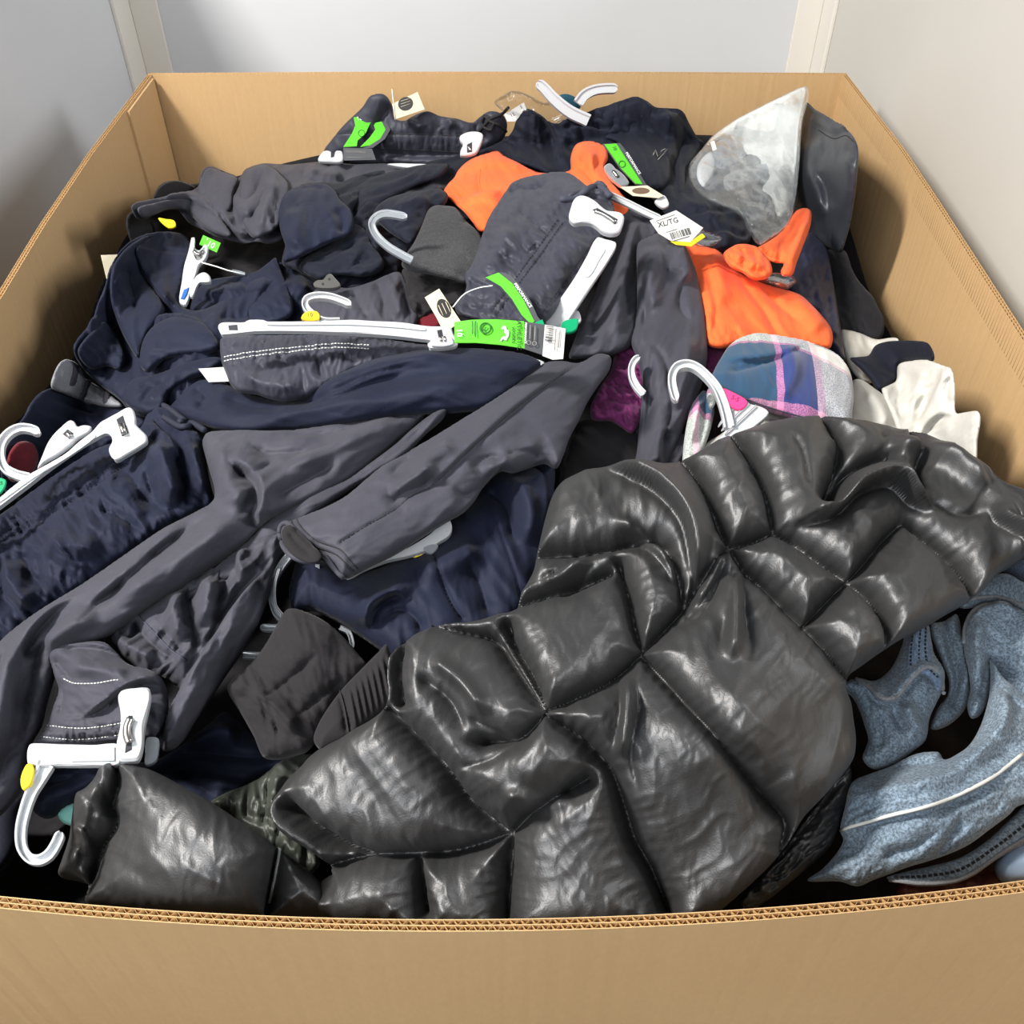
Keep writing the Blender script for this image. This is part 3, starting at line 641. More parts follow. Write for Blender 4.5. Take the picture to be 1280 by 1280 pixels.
bl = garment('black_shirt', 'black knit garment slumped against the right panel above the white shirt', 'shirt', BLACK,
    [(1035, 305), (1048, 308), (1058, 316), (1066, 338), (1075, 353), (1092, 372), (1098, 385), (1105, 400), (1103, 420), (1092, 428), (1071, 420), (1050, 440), (1040, 430), (1030, 350)],
    .02, step=2.4, puff=(6, 8, 16, 30), noise=[(4, 40, 16, 60)], T=40)
ns = garment('swim_shorts', 'smooth navy shorts hanging down between the orange shirt and black garment', 'shorts', fabric('slick_navy', (36, 38, 60), (42, 44, 68), rough=0.5, spec=0.4, sheen=0.05, bump=0.15),
    [(985, 330), (1000, 300), (1014, 290), (1024, 300), (1033, 310), (1042, 353), (1050, 403), (1054, 432), (1056, 452), (1040, 440), (1036, 420), (1021, 392), (992, 372), (980, 350)],
    [(1000, 340, .045), (1045, 430, .05)], step=2.2, puff=(5, 7, 14, 24), noise=[(4, 30, 16, 70)], T=30, st=[('v', 4, 4, [(1022, 310), (1032, 360), (1044, 425)])])
# orange shirt, right
orr = garment('knit_shirt', 'bright orange shirt spread above the plaid shirt, the right orange one', 'shirt', ORANGE,
    [(850, 312), (858, 305), (870, 304), (885, 309), (899, 313), (913, 330), (927, 342), (942, 349), (970, 359), (999, 368), (1017, 384), (1030, 398), (1039, 411), (1041, 425), (1036, 436), (1010, 432), (985, 430), (956, 425), (920, 432), (900, 436), (884, 430), (880, 400), (868, 353)],
    .075, step=2.4, puff=(5, 7, 14, 34), noise=[(3, 120, 30, 45), (0.8, 30, 12, 45)], T=30,
    st=[('v', 5, 5, [(915, 335), (935, 365), (960, 400), (975, 425)]), ('r', 6, 12, [(885, 320), (898, 350), (905, 390)]), ('s', 5, 12, [(880, 345), (892, 385), (888, 425)]), ('v', 4, 5, [(945, 352), (975, 385), (1005, 410)]), ('r', 5, 10, [(985, 375), (1010, 395), (1025, 420)]), ('g', 2.5, 10, [(884, 425), (915, 420), (935, 418)], 3)])
ok = Sheet([(904, 318), (912, 310), (925, 305), (945, 308), (955, 318), (963, 328), (965, 342), (956, 349), (942, 350), (927, 341), (913, 334)], .1, puff=(6, 7, 10, 16), noise=[(3, 24, 9, 30)], T=30,
    st=[('v', 7, 4, [(925, 310), (930, 325), (925, 338)]), ('v', 6, 3, [(940, 312), (945, 330), (940, 345)]), ('r', 4, 4, [(915, 318), (935, 330), (955, 340)])])
ok.build('collar', ORANGE, orr.o, step=2)
sl = Sheet([(945, 312), (960, 302), (974, 292), (986, 276), (996, 263), (1008, 260), (1014, 264), (1013, 282), (1003, 310), (996, 328), (990, 344), (978, 345), (976, 338), (980, 330), (968, 328), (955, 322)], .095, puff=(7, 8, 8, 20), noise=[(2, 40, 10, 110)], T=30,
    st=[('v', 6, 4, [(1000, 270), (985, 295), (970, 318)]), ('r', 4, 5, [(1008, 275), (997, 305), (986, 335)]), ('v', 6, 4, [(950, 315), (965, 322), (982, 326)])])
sl.build('sleeve', ORANGE, orr.o, step=2)
# clear bags
def bag_surface(name, out, L, label, h=22, **k):
    s = Sheet(out, L, puff=(3, 6, h, 40), noise=[(3, 30, 14, 40), (2, 14, 7, 100)], **k); o = s.build(name, FILM, step=2.5, label=label, cat='bag'); s.o = o; return s
wb_out = [(1008, 107, 1), (995, 112), (978, 119), (958, 129), (938, 139), (915, 152), (892, 168), (878, 185), (862, 205), (862, 226), (872, 240), (888, 252), (903, 257), (917, 263), (927, 270), (935, 290), (949, 306), (963, 299), (985, 281), (994, 252), (999, 206), (1003, 152), (1011, 120)]
wc = garment('white_garment', 'white folded garment packed inside the clear bag at the back', 'shirt', fabric('off_white_knit', (212, 212, 206), (220, 220, 214), rough=0.9),
    [(1006, 110), (978, 121), (945, 137), (915, 153), (890, 172), (884, 182), (905, 176), (925, 182), (928, 192), (945, 200), (962, 220), (950, 240), (965, 250), (972, 270), (982, 268), (990, 250), (995, 206), (999, 152)], .075, step=2.4, puff=(4, 7, 14, 30), noise=[(1.5, 60, 20, 70)], T=25,
    st=[('v', 3, 8, [(1000, 125), (985, 160), (975, 220)])])
def sock(label, out, mat, L=.075, name='sock', cat='sock', **k):
    return garment(name, label, cat, mat, out, L, step=2.4, puff=(3, 5, 8, 16), T=20, **k)
SG = fabric('mid_grey_knit', (120, 124, 128), (134, 138, 142), rough=0.9); SW = fabric('white_knit', (205, 206, 206), rough=0.9); SD = fabric('dark_grey_knit', (52, 52, 54), rough=0.9)
ss = sock('grey sock with pale ribs inside the clear bag', [(893, 180), (905, 170), (925, 175), (935, 190), (925, 205), (905, 212), (893, 205)], SG, group=None)
sock('dark grey striped sock across the middle of the clear bag', [(912, 205), (935, 192), (952, 188), (960, 196), (950, 206), (930, 213), (915, 216)], SD)
sock('pale grey ribbed sock below the striped one in the clear bag', [(905, 222), (925, 210), (950, 205), (966, 200), (962, 215), (945, 228), (925, 236), (908, 238)], SG, st=[('g', 5, 12, [(905, 230), (960, 208)], 4)])
sock('dark charcoal sock at the pointed lower end of the clear bag', [(925, 240), (940, 232), (958, 236), (966, 250), (962, 270), (950, 285), (940, 275), (930, 262)], SD)
sock('white toed sock at the left end of the clear bag', [(872, 208), (880, 195), (890, 190), (895, 205), (890, 222), (880, 234), (872, 224)], SW)
wb = bag_surface('clear_bag', wb_out, .11, 'clear plastic bag holding a white garment and grey socks at the back', h=26)
card('label_sticker', Plane(895, 184, .15), [(888, 178), (893, 176), (896, 187), (891, 189)], WHITECARD, wb.o)
bag_surface('clear_bag', [(618, 128), (630, 118), (642, 113), (660, 118), (680, 128), (700, 122), (712, 128), (716, 145), (700, 152), (690, 156), (670, 150), (645, 152), (630, 140)], .07, 'crumpled clear plastic bag around a white tag at the back', h=10)
pt = Plane(645, 142, .07, nrm=(0.0, -0.8, 0.5)); t_ = card('hang_tag', pt, [(630, 143), (655, 128), (658, 136), (644, 152), (634, 152)], WHITECARD, label='white tag inside the crumpled clear bag at the back', cat='tag')
text('lettering', 'S', pt, 651, 136, 655, 134, 4, INK, t_); text('lettering', '15.', pt, 639, 147, 646, 143, 4, INK, t_)
garment('teal_garment', 'sliver of teal cloth between the two white hooks at the back', 'clothes', TEAL, [(694, 123), (702, 118), (712, 118), (722, 124), (726, 134), (716, 140), (700, 134)], .08, step=2, puff=(4, 5, 6, 10))
# white hooks at the back
def hook(name, label, plane, pts, wid, mat=None, th=0.0035, group=None, lift=0.0, parent=None, cat='hanger'):
    """flat moulded hook with raised rims; pts centre line in pixels, wid in pixels"""
    q = smooth(pts, False, 8); T_ = np.gradient(q, axis=0); T_ /= np.linalg.norm(T_, axis=1)[:, None]+1e-9; Nn = np.stack([-T_[:, 1], T_[:, 0]], -1)
    w_ = np.interp(np.linspace(0, 1, len(q)), np.linspace(0, 1, len(wid)), wid) if isinstance(wid, (list, tuple)) else np.full(len(q), wid)
    taper = np.ones(len(q)); taper[-1] = 0.45; taper[-2] = 0.85; w_ = w_*taper
    prof = [(-1, 0), (-1, 1), (-0.62, 1), (-0.5, .55), (0.5, .55), (0.62, 1), (1, 1), (1, 0)]
    V = []; 
    for a, h_ in prof: V.append(plane.P(q[:, 0]+Nn[:, 0]*a*w_/2, q[:, 1]+Nn[:, 1]*a*w_/2, lift)+plane.n*(h_*th))
    m = len(prof); n = len(q); VV = np.concatenate(V); f = []
    for k in range(m):
        k2 = (k+1) % m
        for i in range(n-1): f.append((k*n+i, k*n+i+1, k2*n+i+1, k2*n+i))
    caps = [[k*n for k in range(m)], [k*n+n-1 for k in range(m)][::-1]]
    o = mesh_np(name, VV, [np.array(f), np.array(caps)], mat or PLASTIC, parent, smooth_=False)
    if parent is None: setp(o, label, cat, group)
    return o
pl_ = Plane(695, 130, .10, nrm=(0.1, -0.7, 0.6))
hook('coat_hanger', 'white hanger arm leaning left over the navy pants at the back', pl_, [(735, 152), (712, 141), (692, 125), (680, 112), (671, 104)], [15, 15, 14, 13, 12], th=0.006)
pl_ = Plane(745, 115, .08, nrm=(0.1, -0.7, 0.6))
hook('coat_hanger', 'white hanger arm curving right over the navy pants at the back', pl_, [(722, 130), (730, 120), (742, 114), (756, 112), (771, 112)], [13, 13, 12, 12, 12], th=0.006)
# tags near the orange knot
pt = Plane(780, 205, .12, nrm=(0.15, -0.6, 0.7)); tg = card('hang_tag', pt, [(753, 180), (775, 179), (782, 188), (809, 233), (794, 231), (775, 211)], GREYCARD, label='long green and grey tag lying on the navy pants at the back', cat='tag')
card('green_face', pt, [(755, 181), (770, 180), (803, 231), (794, 230), (776, 211)], GREEN, tg, lift=0.0008)
text('lettering', 'PERFORMANCE', pt, 781, 192, 803, 227, 3.2, INKW, tg, 0.0016); ring('recycling_mark', pt, 777, 206, 4, INKGD, tg, 0.002); text('lettering', '10', pt, 765, 184, 767, 189, 4, INKGD, tg, 0.002)
pt = Plane(800, 240, .115); tg = card('hang_tag', pt, [(775, 234), (809, 232), (830, 245), (823, 248), (791, 245)], CREAM, label='cream tag with a brown disc seen edge-on below the green tag', cat='tag'); disc(pt, 801, 239, 11, BROWNI, tg, ry=4)
pl_ = Plane(790, 255, .10)
hook('pants_hanger', 'white hanger bar running under the cream tag to the price tag', pl_, [(757, 243), (785, 256), (805, 266), (827, 276)], 8, th=0.004)
clip('hanger_clip', 'translucent hanger clip between the orange shirt and the green tag', Plane(775, 225, .10), [(755, 212), (762, 207), (770, 214), (780, 222), (786, 232), (778, 236), (768, 230), (760, 222)], [(765, 216, 1), (770, 218, 1), (774, 226, 1), (769, 225, 1)], [(766, 218), (772, 225)], mat=MILKY)
plate('hanger_clip', Plane(828, 250, .11), [(822, 250), (830, 246), (836, 258), (828, 262), (818, 254)], 0.004, PLASTIC, label='white pointed clip end right of the cream tag', cat='clip')
pt = Plane(845, 283, .125); tg = card('price_tag', pt, [(812, 276), (845, 263), (879, 285), (863, 303), (838, 301), (823, 292)], WHITECARD, label='white price tag with barcode reading XL/TG above the right orange shirt', cat='tag')
text('lettering', 'XL/TG', pt, 823, 285, 845, 279, 6.5, INK, tg); text('lettering', '~', pt, 820, 277, 843, 269, 2.2, INKG, tg); text('lettering', '~', pt, 833, 291, 846, 287, 2.2, INKG, tg)
def barcode(plane, x0, y0, ux, uy, vx, vy, n, mat, parent, lift=0.001, seed=1, name='barcode'):
    r = np.random.RandomState(seed); Vs, Fs = [], []; t = 0.0; ws = r.randint(1, 4, n*2); tot = ws.sum()
    for i in range(n):
        a = t/tot; b = (t+ws[2*i])/tot; t += ws[2*i]+ws[2*i+1]
        P = plane.P([x0+ux*a, x0+ux*b, x0+ux*b+vx, x0+ux*a+vx], [y0+uy*a, y0+uy*b, y0+uy*b+vy, y0+uy*a+vy], lift)
        k = len(Vs)*4; Vs.append(P); Fs.append((k, k+1, k+2, k+3))
    return mesh_np(name, np.concatenate(Vs), np.array(Fs), mat, parent, smooth_=False)
barcode(pt, 837, 292, 25, -7, 3, 8, 16, INK, tg); text('lettering', '~', pt, 841, 302, 862, 296, 1.8, INK, tg)
plate('tag_edge', Plane(862, 300, .12), [(838, 302), (862, 304), (878, 292), (882, 296), (864, 308), (845, 306)], 0.0006, YELLOW, tg, rounded=False)
bag_surface('clear_bag', [(862, 300), (874, 287), (890, 291), (903, 298), (895, 305), (886, 309), (870, 307)], .11, 'scrap of clear plastic beside the white price tag', h=6)
bag_surface('clear_bag', [(943, 347), (955, 343), (972, 341), (996, 349), (985, 361), (967, 357)], .1, 'shiny clear plastic bag end beside the orange sleeve', h=10)
# ------------------------------------------------------------------ left side and middle
blk = garment('black_garment', 'black garment lumps in the shade behind the grey top at the left panel', 'clothes', BLACK,
    [(158, 285), (160, 268), (180, 258), (192, 248), (198, 233), (212, 226), (240, 230), (275, 222), (300, 222), (360, 260), (360, 340), (300, 400), (230, 420), (190, 380), (170, 320)], -.01, step=3, puff=(6, 10, 14, 40), noise=[(3, 50, 20, -20)], T=30)
garment('clothes_bundle', 'small black cloth lump at the top left beside the grey top', 'clothes', BLACK2, [(192, 250), (198, 234), (214, 226), (232, 228), (245, 236), (240, 248), (215, 252)], .035, step=2.4, puff=(5, 6, 12, 16), T=25)
yc = plate('yellow_clip', Plane(208, 280, .04), [(198, 274), (208, 275), (218, 277), (220, 284), (211, 286)], 0.003, YELLOW, label='yellow plastic size marker in the shade at the upper left', cat='clip')
card('hang_tag', Plane(138, 335, .02, nrm=(0.55, -0.45, 0.6)), [(126, 319), (153, 318), (160, 350), (134, 352)], CREAM, label='plain cream tag against the left panel beside navy pants', cat='tag')
gb = garment('knit_shirt', 'grey knit top draped in folds across the upper left of the heap', 'shirt', GREY,
    [(164, 259), (170, 253), (180, 251), (205, 246), (237, 240), (248, 232), (251, 218), (257, 209), (266, 208), (285, 216), (299, 221), (306, 212), (320, 206), (333, 204), (361, 206), (390, 203), (415, 202), (445, 205), (480, 204), (505, 210), (508, 220), (480, 230), (450, 240), (430, 262), (400, 275), (362, 285), (352, 300), (335, 305), (322, 302), (305, 304), (285, 300), (268, 295), (255, 288), (237, 279), (226, 266), (218, 258), (205, 262), (192, 269), (180, 275), (171, 273)],
    [(170, 262, .05), (260, 240, .06), (340, 250, .06), (450, 215, .04), (320, 300, .05)], step=2.2, puff=(4, 6, 18, 40), noise=[(2.5, 60, 20, -50), (1.2, 24, 10, -40)], T=30,
    st=[('s', 14, 20, [(302, 296), (298, 272), (292, 250), (300, 228), (312, 210)]), ('v', 9, 8, [(270, 212), (290, 232), (298, 255)]), ('s', 14, 16, [(352, 292), (338, 290), (322, 293), (306, 298), (290, 290), (276, 262), (270, 245)]), ('r', 10, 9, [(200, 256), (238, 250), (262, 262), (290, 290)]), ('v', 8, 6, [(218, 258), (240, 262), (262, 276), (285, 296)]),
        ('r', 10, 12, [(345, 230), (325, 255), (300, 285)]), ('v', 9, 7, [(358, 220), (350, 240), (342, 262)]), ('s', 9, 14, [(362, 262), (356, 240), (345, 225), (335, 214)]), ('r', 7, 10, [(380, 212), (400, 222), (430, 226)]), ('v', 8, 6, [(370, 212), (385, 225), (410, 230), (440, 225)]), ('v', 6, 6, [(420, 208), (450, 218), (485, 216)])])
lobe(gb, [(300, 232), (306, 216), (318, 208), (334, 206), (348, 214), (362, 232), (358, 256), (350, 280), (336, 292), (318, 298), (306, 284), (300, 258)], GREY, .015, puff=(4, 7, 14, 28), noise=((3, 50, 16, 70),), st=[('v', 8, 6, [(330, 210), (322, 235), (314, 262), (316, 285)]), ('r', 7, 8, [(345, 225), (336, 255), (326, 285)])])
lobe(gb, [(252, 222), (260, 210), (278, 214), (298, 223), (292, 240), (288, 262), (278, 268), (262, 262), (248, 244)], GREY, .012, puff=(4, 7, 10, 22), noise=((1.5, 40, 16, 70),))
lobe(gb, [(172, 260), (192, 254), (222, 248), (248, 250), (268, 262), (282, 280), (290, 296), (270, 292), (250, 280), (234, 266), (212, 262), (190, 270), (178, 272)], GREY, .012, puff=(4, 7, 12, 16), noise=((2, 50, 12, 15),))
stitch(gb, [(254, 236), (258, 222), (264, 213)], THREADG, gb.o)
# the large navy garment left
n1 = garment('knit_pants', 'large navy pants heaped in soft folds below the green 10 tag', 'pants', NAVY,
    [(136, 346), (139, 332), (146, 320), (156, 308), (173, 296), (192, 291), (215, 290), (232, 295), (240, 310), (232, 345), (225, 380), (242, 388), (262, 384), (290, 368), (310, 356), (335, 340), (350, 328), (385, 335), (440, 355), (460, 372), (430, 400), (380, 420), (300, 424), (280, 440), (290, 470), (270, 500), (235, 520), (200, 522), (172, 520), (160, 512), (150, 500), (128, 484), (105, 462), (94, 445), (92, 432), (100, 420), (114, 404), (122, 380), (130, 362)],
    [(140, 340, .05), (100, 440, .04), (180, 510, .045), (260, 420, .065), (400, 370, .02), (190, 300, .06), (280, 490, .04)], step=2.4, puff=(5, 8, 22, 50), noise=[(5, 110, 30, 105), (2, 40, 14, 100)], T=45,
    st=[('s', 18, 26, [(228, 395), (205, 380), (182, 350), (172, 320), (180, 300)]), ('s', 14, 24, [(178, 456), (176, 430), (192, 405), (215, 395), (240, 400), (262, 408)]), ('s', 12, 22, [(180, 462), (200, 448), (235, 440), (272, 436)]), ('v', 12, 7, [(130, 370), (140, 400), (160, 430), (168, 460), (172, 490)]), ('r', 9, 9, [(120, 395), (126, 420), (145, 440)]), ('v', 10, 6, [(105, 430), (120, 440), (135, 436), (150, 445), (158, 470)]),
        ('r', 12, 14, [(150, 330), (155, 365), (175, 400)]), ('r', 10, 14, [(300, 372), (330, 360), (360, 368), (390, 362)]), ('v', 8, 12, [(265, 400), (320, 395), (370, 380)]), ('v', 8, 6, [(200, 465), (215, 480), (235, 470), (265, 458)]), ('s', 10, 12, [(190, 515), (200, 495), (222, 480), (255, 470)])])
stitch(n1, [(181, 300), (173, 320), (184, 352), (206, 382)], THREADN, n1.o)
lobe(n1, [(176, 458), (176, 436), (184, 416), (200, 402), (222, 396), (244, 400), (262, 410), (276, 434), (262, 442), (234, 444), (206, 450), (186, 466)], NAVY, .02, puff=(5, 8, 18, 36), noise=((2.5, 60, 20, 0),))
lobe(n1, [(140, 336), (156, 312), (176, 298), (192, 294), (184, 304), (176, 322), (184, 350), (206, 384), (196, 404), (182, 424), (174, 448), (160, 430), (146, 400), (138, 370)], NAVY, .02, puff=(5, 8, 16, 30), noise=((3, 80, 22, 80),), st=[('v', 8, 7, [(160, 330), (162, 365), (176, 400)])])
lobe(n1, [(97, 440), (104, 426), (118, 412), (130, 402), (146, 420), (156, 446), (150, 462), (134, 458), (118, 462), (106, 456)], NAVY, .02, puff=(5, 7, 12, 22), noise=((3, 36, 12, 40),))
lobe(n1, [(158, 506), (156, 488), (166, 474), (184, 470), (206, 464), (236, 452), (268, 446), (284, 452), (262, 466), (232, 478), (212, 492), (204, 512), (182, 518)], NAVY, .02, puff=(5, 7, 14, 22), noise=((3, 50, 14, -25),), st=[('v', 7, 5, [(175, 510), (190, 488), (215, 474)])])
n1b = Sheet([(238, 384), (246, 362), (262, 350), (290, 345), (318, 340), (336, 328), (345, 322), (352, 338), (362, 365), (366, 392), (340, 405), (300, 402), (262, 400), (240, 394)], .05, puff=(5, 7, 14, 30), noise=[(3, 40, 14, 20)], T=30,
    st=[('v', 8, 6, [(250, 360), (275, 352), (310, 352)]), ('r', 6, 8, [(256, 372), (280, 368), (310, 362)]), ('v', 6, 5, [(245, 380), (262, 376), (280, 384)])])
n1b.build('trouser_leg', NAVY, n1.o, step=2.4)
pk = Plane(240, 340, .09)
cl = clip('pants_hanger', 'white hanger end with open clip jaws and blue marker at the upper left', pk,
    [(225, 380), (228, 355), (231, 335), (236, 318), (240, 300, 1), (244, 300), (244, 312), (250, 316), (257, 308, 1), (261, 312), (258, 326), (250, 334), (246, 345), (240, 362), (233, 384)], None, [(243, 318), (249, 322), (255, 318)], mat=PLASTIC, th=0.006, cat='hanger')
plate('size_marker', pk, [(231, 366), (237, 363), (235, 372), (231, 378), (227, 377)], 0.001, BLUEP, cl, lift=0.0062, rounded=False)
plate('clip_jaw', pk, [(243, 312), (250, 318), (257, 312), (256, 324), (248, 330), (242, 322)], 0.003, METAL, cl, lift=0.003)
plate('pants_hanger', Plane(255, 350, .085), [(238, 372), (240, 358), (247, 347), (256, 343), (263, 348), (264, 355), (258, 356), (250, 356), (245, 364), (241, 374)], 0.006, PLASTIC, label='rounded white hanger end beside the clip with the blue marker', cat='hanger', bev=0.0015)
pt = Plane(263, 305, .10); tg = card('hang_tag', pt, [(254, 294), (276, 304), (271, 316), (249, 306)], GREEN, label='small bright green tag reading 10 above the open clip at the upper left', cat='tag')
text('lettering', "10", pt, 257.5, 307.5, 270, 312.8, 7, INKW, tg); text('lettering', "'", pt, 255.8, 304.5, 268.3, 309.8, 7, INKW, tg)
tube('tag_string', Plane(280, 335, .10).P([252, 270, 285, 306], [328, 333, 338, 343], 0.0), 0.0007, INKW, tg, sides=4)
plate('pants_hanger', Plane(300, 342, .06), [(290, 338), (307, 342), (307, 345), (292, 342)], 0.003, MILKY, label='end of a clear hanger poking from the dark gap at the upper left', cat='hanger')
# clear hook between the navy folds
pl_ = Plane(478, 295, .12)
hook('coat_hanger', 'translucent hanger hook lying on navy folds left of the heather cloth', pl_, [(515, 327), (500, 319), (484, 309), (470, 295), (465, 281), (472, 272), (484, 269), (509, 273)], [9, 9, 9, 9, 9], mat=MILKY, th=0.004)
# grey trousers behind the middle hanger
gh = garment('knit_pants', 'grey pants half hidden behind the hook with the yellow marker', 'pants', GREY,
    [(384, 378), (392, 364), (410, 357), (435, 360), (465, 352), (482, 344), (498, 340), (508, 352), (514, 375), (524, 398), (515, 412), (470, 414), (440, 410), (395, 402)], .05, step=2.2, puff=(5, 7, 16, 30), noise=[(2.5, 50, 16, 80)], T=30,
    st=[('v', 9, 6, [(470, 352), (478, 375), (480, 405)]), ('r', 7, 8, [(488, 350), (495, 375), (500, 405)]), ('v', 7, 5, [(500, 350), (508, 378), (512, 402)]), ('v', 5, 6, [(440, 362), (450, 385), (465, 405)])])
pk = Plane(410, 356, .075); o = plate('metal_clip', pk, [(392, 357), (396, 353), (404, 352), (409, 346), (414, 345), (419, 350), (426, 359), (420, 363), (405, 364), (395, 362)], 0.005, METAL, label='small shiny metal clip on navy cloth above the middle hanger', cat='clip', bev=0.001)
disc(pk, 404, 358, 1.6, DARKP, o, 0.0052); disc(pk, 412, 352, 1.6, DARKP, o, 0.0052)
# black and dark red bits
bk2 = garment('clothes_bundle', 'wrinkled black cloth under the heather square', 'clothes', BLACK2,
    [(503, 337), (520, 338), (545, 345), (582, 350), (584, 372), (572, 382), (556, 388), (540, 392), (522, 400), (512, 388), (506, 365)], .05, step=2.0, puff=(4, 5, 10, 20), noise=[(3, 26, 8, 15)], T=30,
    st=[('v', 6, 3, [(510, 348), (535, 355), (575, 362)]), ('v', 6, 3, [(508, 358), (540, 368), (578, 372)]), ('r', 5, 4, [(512, 370), (520, 385), (518, 396)])])
garment('red_garment', 'dark red cloth glimpsed behind the cream tag', 'clothes', RED, [(512, 400), (520, 390), (535, 378), (545, 385), (555, 405), (540, 412), (515, 410)], .045, step=2.2, puff=(4, 5, 8, 16))
hs = garment('fleece_sheet', 'folded dark heather square of soft cloth in the middle', 'clothes', HEATHER,
    [(502, 332), (506, 320), (518, 302), (528, 280), (535, 263), (543, 257), (556, 257), (570, 260), (583, 276), (598, 290), (606, 310), (600, 330), (588, 345), (583, 354), (565, 350), (540, 344), (515, 340)],
    .08, step=2.2, puff=(6, 9, 9, 30), noise=[(1.0, 50, 24, 20)], T=30, st=[('v', 5, 3, [(584, 272), (580, 280), (576, 276)]), ('r', 3, 8, [(520, 330), (550, 336), (580, 345)])])
# grey pants centre
gc = garment('jogger_pants', 'grey pants with a wide elastic waistband clipped to a white hanger in the centre', 'pants', GREY2,
    [(568, 380), (578, 370), (583, 358), (581, 345), (590, 330), (598, 308), (604, 290), (612, 270), (626, 248), (634, 236), (640, 228), (655, 222), (675, 218), (694, 215), (712, 217), (725, 226), (736, 235), (752, 238), (762, 248), (768, 262), (765, 280), (752, 300), (735, 330), (712, 362), (690, 395), (672, 408), (640, 404), (600, 402), (574, 394)],
    [(640, 240, .085), (740, 250, .10), (620, 380, .085), (690, 380, .105), (680, 300, .1)], step=2.0, puff=(5, 7, 22, 50), noise=[(2.5, 40, 14, 35), (1.2, 18, 8, 40)], T=45,
    st=[('l', 1.8, 2, [(705, 285), (675, 325), (648, 362), (622, 395)]), ('l', 1.8, 2, [(699, 281), (668, 322), (640, 360), (615, 392)]), ('v', 4, 3, [(748, 300), (715, 345), (680, 395)]), ('r', 5, 16, [(728, 292), (700, 335), (660, 390)]),
        ('v', 8, 5, [(640, 265), (665, 280), (688, 300), (694, 305)]), ('v', 6, 4, [(655, 322), (668, 315), (676, 305)]), ('v', 6, 4, [(610, 310), (630, 325), (650, 335)]), ('r', 6, 12, [(640, 285), (625, 320), (600, 350)]), ('s', 10, 10, [(772, 262), (755, 252), (735, 248), (700, 255)]), ('v', 8, 5, [(630, 245), (648, 238), (665, 240), (690, 230)]), ('v', 7, 4, [(585, 350), (600, 358), (622, 362)]), ('v', 6, 4, [(580, 368), (600, 375), (620, 372)]), ('v', 6, 4, [(578, 384), (598, 388), (612, 384)]),
        ('g', 3, 22, [(690, 275), (655, 325), (610, 380)], 7)])
for a in ([(702, 284), (674, 324), (647, 361), (622, 394)], [(696, 280), (667, 321), (640, 359), (615, 391)], [(744, 300), (713, 344), (678, 393)]): stitch(gc, a, THREADB, gc.o, dash=4, rad=0.0005)
for a in ([(700, 256), (715, 254), (730, 246), (742, 238), (752, 242), (760, 252)], [(742, 238), (746, 234), (754, 238), (757, 250)]):
    q = smooth(a, False, 8); tube('drawstring', gc.P(q[:, 0], q[:, 1], 0.004), 0.0035, THREADG, gc.o)
wbn = Sheet([(700, 288), (712, 276), (730, 282), (750, 296), (741, 312), (715, 350), (681, 398), (668, 403), (645, 402), (624, 394), (650, 360), (676, 324)], .112, puff=(3, 4, 5, 16), noise=[], T=12,
    st=[('g', 2.5, 20, [(722, 290), (690, 340), (650, 395)], 6), ('l', 1.5, 2, [(742, 302), (713, 344), (679, 392)])])
# hanger with clip, centre
ph = Plane(735, 340, .125)
hg = plate('pants_hanger', ph, [(746, 300), (757, 302), (770, 307), (764, 322), (738, 362), (710, 404), (703, 414), (692, 412), (681, 406), (684, 398), (690, 390), (703, 372), (718, 350), (734, 322)], 0.005, PLASTIC, label='white pants hanger lying diagonally in the centre with a large clip', cat='hanger', bev=0.001)
plate('raised_panel', ph, [(748, 312), (756, 316), (752, 324), (736, 350), (728, 346), (740, 326)], 0.001, PLASTIC, hg, lift=0.005, bev=0.0005)
clip('clip', None, ph, [(711, 281), (713, 270), (717, 259), (723, 254), (731, 254), (743, 260), (751, 267), (758, 272), (775, 275), (779, 280), (777, 290), (772, 299), (762, 301), (752, 298), (745, 292), (738, 288), (727, 287), (717, 288)],
     [(740, 272, 1), (746, 270, 1), (771, 284, 1), (768, 290, 1)], [(743, 274), (752, 277), (762, 283), (768, 288)], lift=0.006, parent=hg, th=0.007)
plate('green_clip', Plane(712, 405, .10), [(704, 404), (722, 401), (720, 414), (708, 418), (702, 412)], 0.004, TPGREEN, label='green plastic marker at the lower end of the central hanger', cat='clip')
plate('hanger_arm', ph, [(722, 386), (726, 400), (708, 405), (704, 400)], 0.003, PLASTIC, hg, lift=-0.006)
plate('hanger_tip', ph, [(657, 443), (680, 448), (676, 456), (668, 456)], 0.003, PLASTIC, hg, lift=-0.01)
# green band tag and cream tag in the centre
pt = Plane(640, 372, .135)
bd = lambda u, v: 0.004*math.sin(max(0, min(1, (v-340)/60))*math.pi)
bd = lambda u, v: 0.0
tg = card('hang_tag', pt, [(607, 347), (623, 341), (640, 354), (655, 376), (668, 402), (664, 406), (652, 394), (640, 374), (626, 358)], GREEN, label='curved green and grey tag band across the grey waistband in the centre', cat='tag')
card('grey_face', pt, [(623, 341), (631, 341), (640, 346), (652, 360), (664, 378), (672, 396), (678, 404), (668, 402), (655, 376), (640, 354)], GREYCARD, tg)
text('lettering', 'PERFORMANCE', pt, 642, 356, 665, 390, 3.6, INKW, tg, 0.0015)
plate('teal_tip', pt, [(668, 404), (678, 400), (681, 407), (670, 410)], 0.0008, TPGREEN, tg, lift=0.001, rounded=False)
pt = Plane(550, 382, .125); ct = card('hang_tag', pt, [(531, 372), (549, 361), (576, 402), (564, 411), (551, 408), (546, 398)], CREAM, label='cream tag with a black oval standing behind the long green tag', cat='tag')
disc(pt, 555, 386, 12.5, INK, ct, ry=8, ang=1.15)
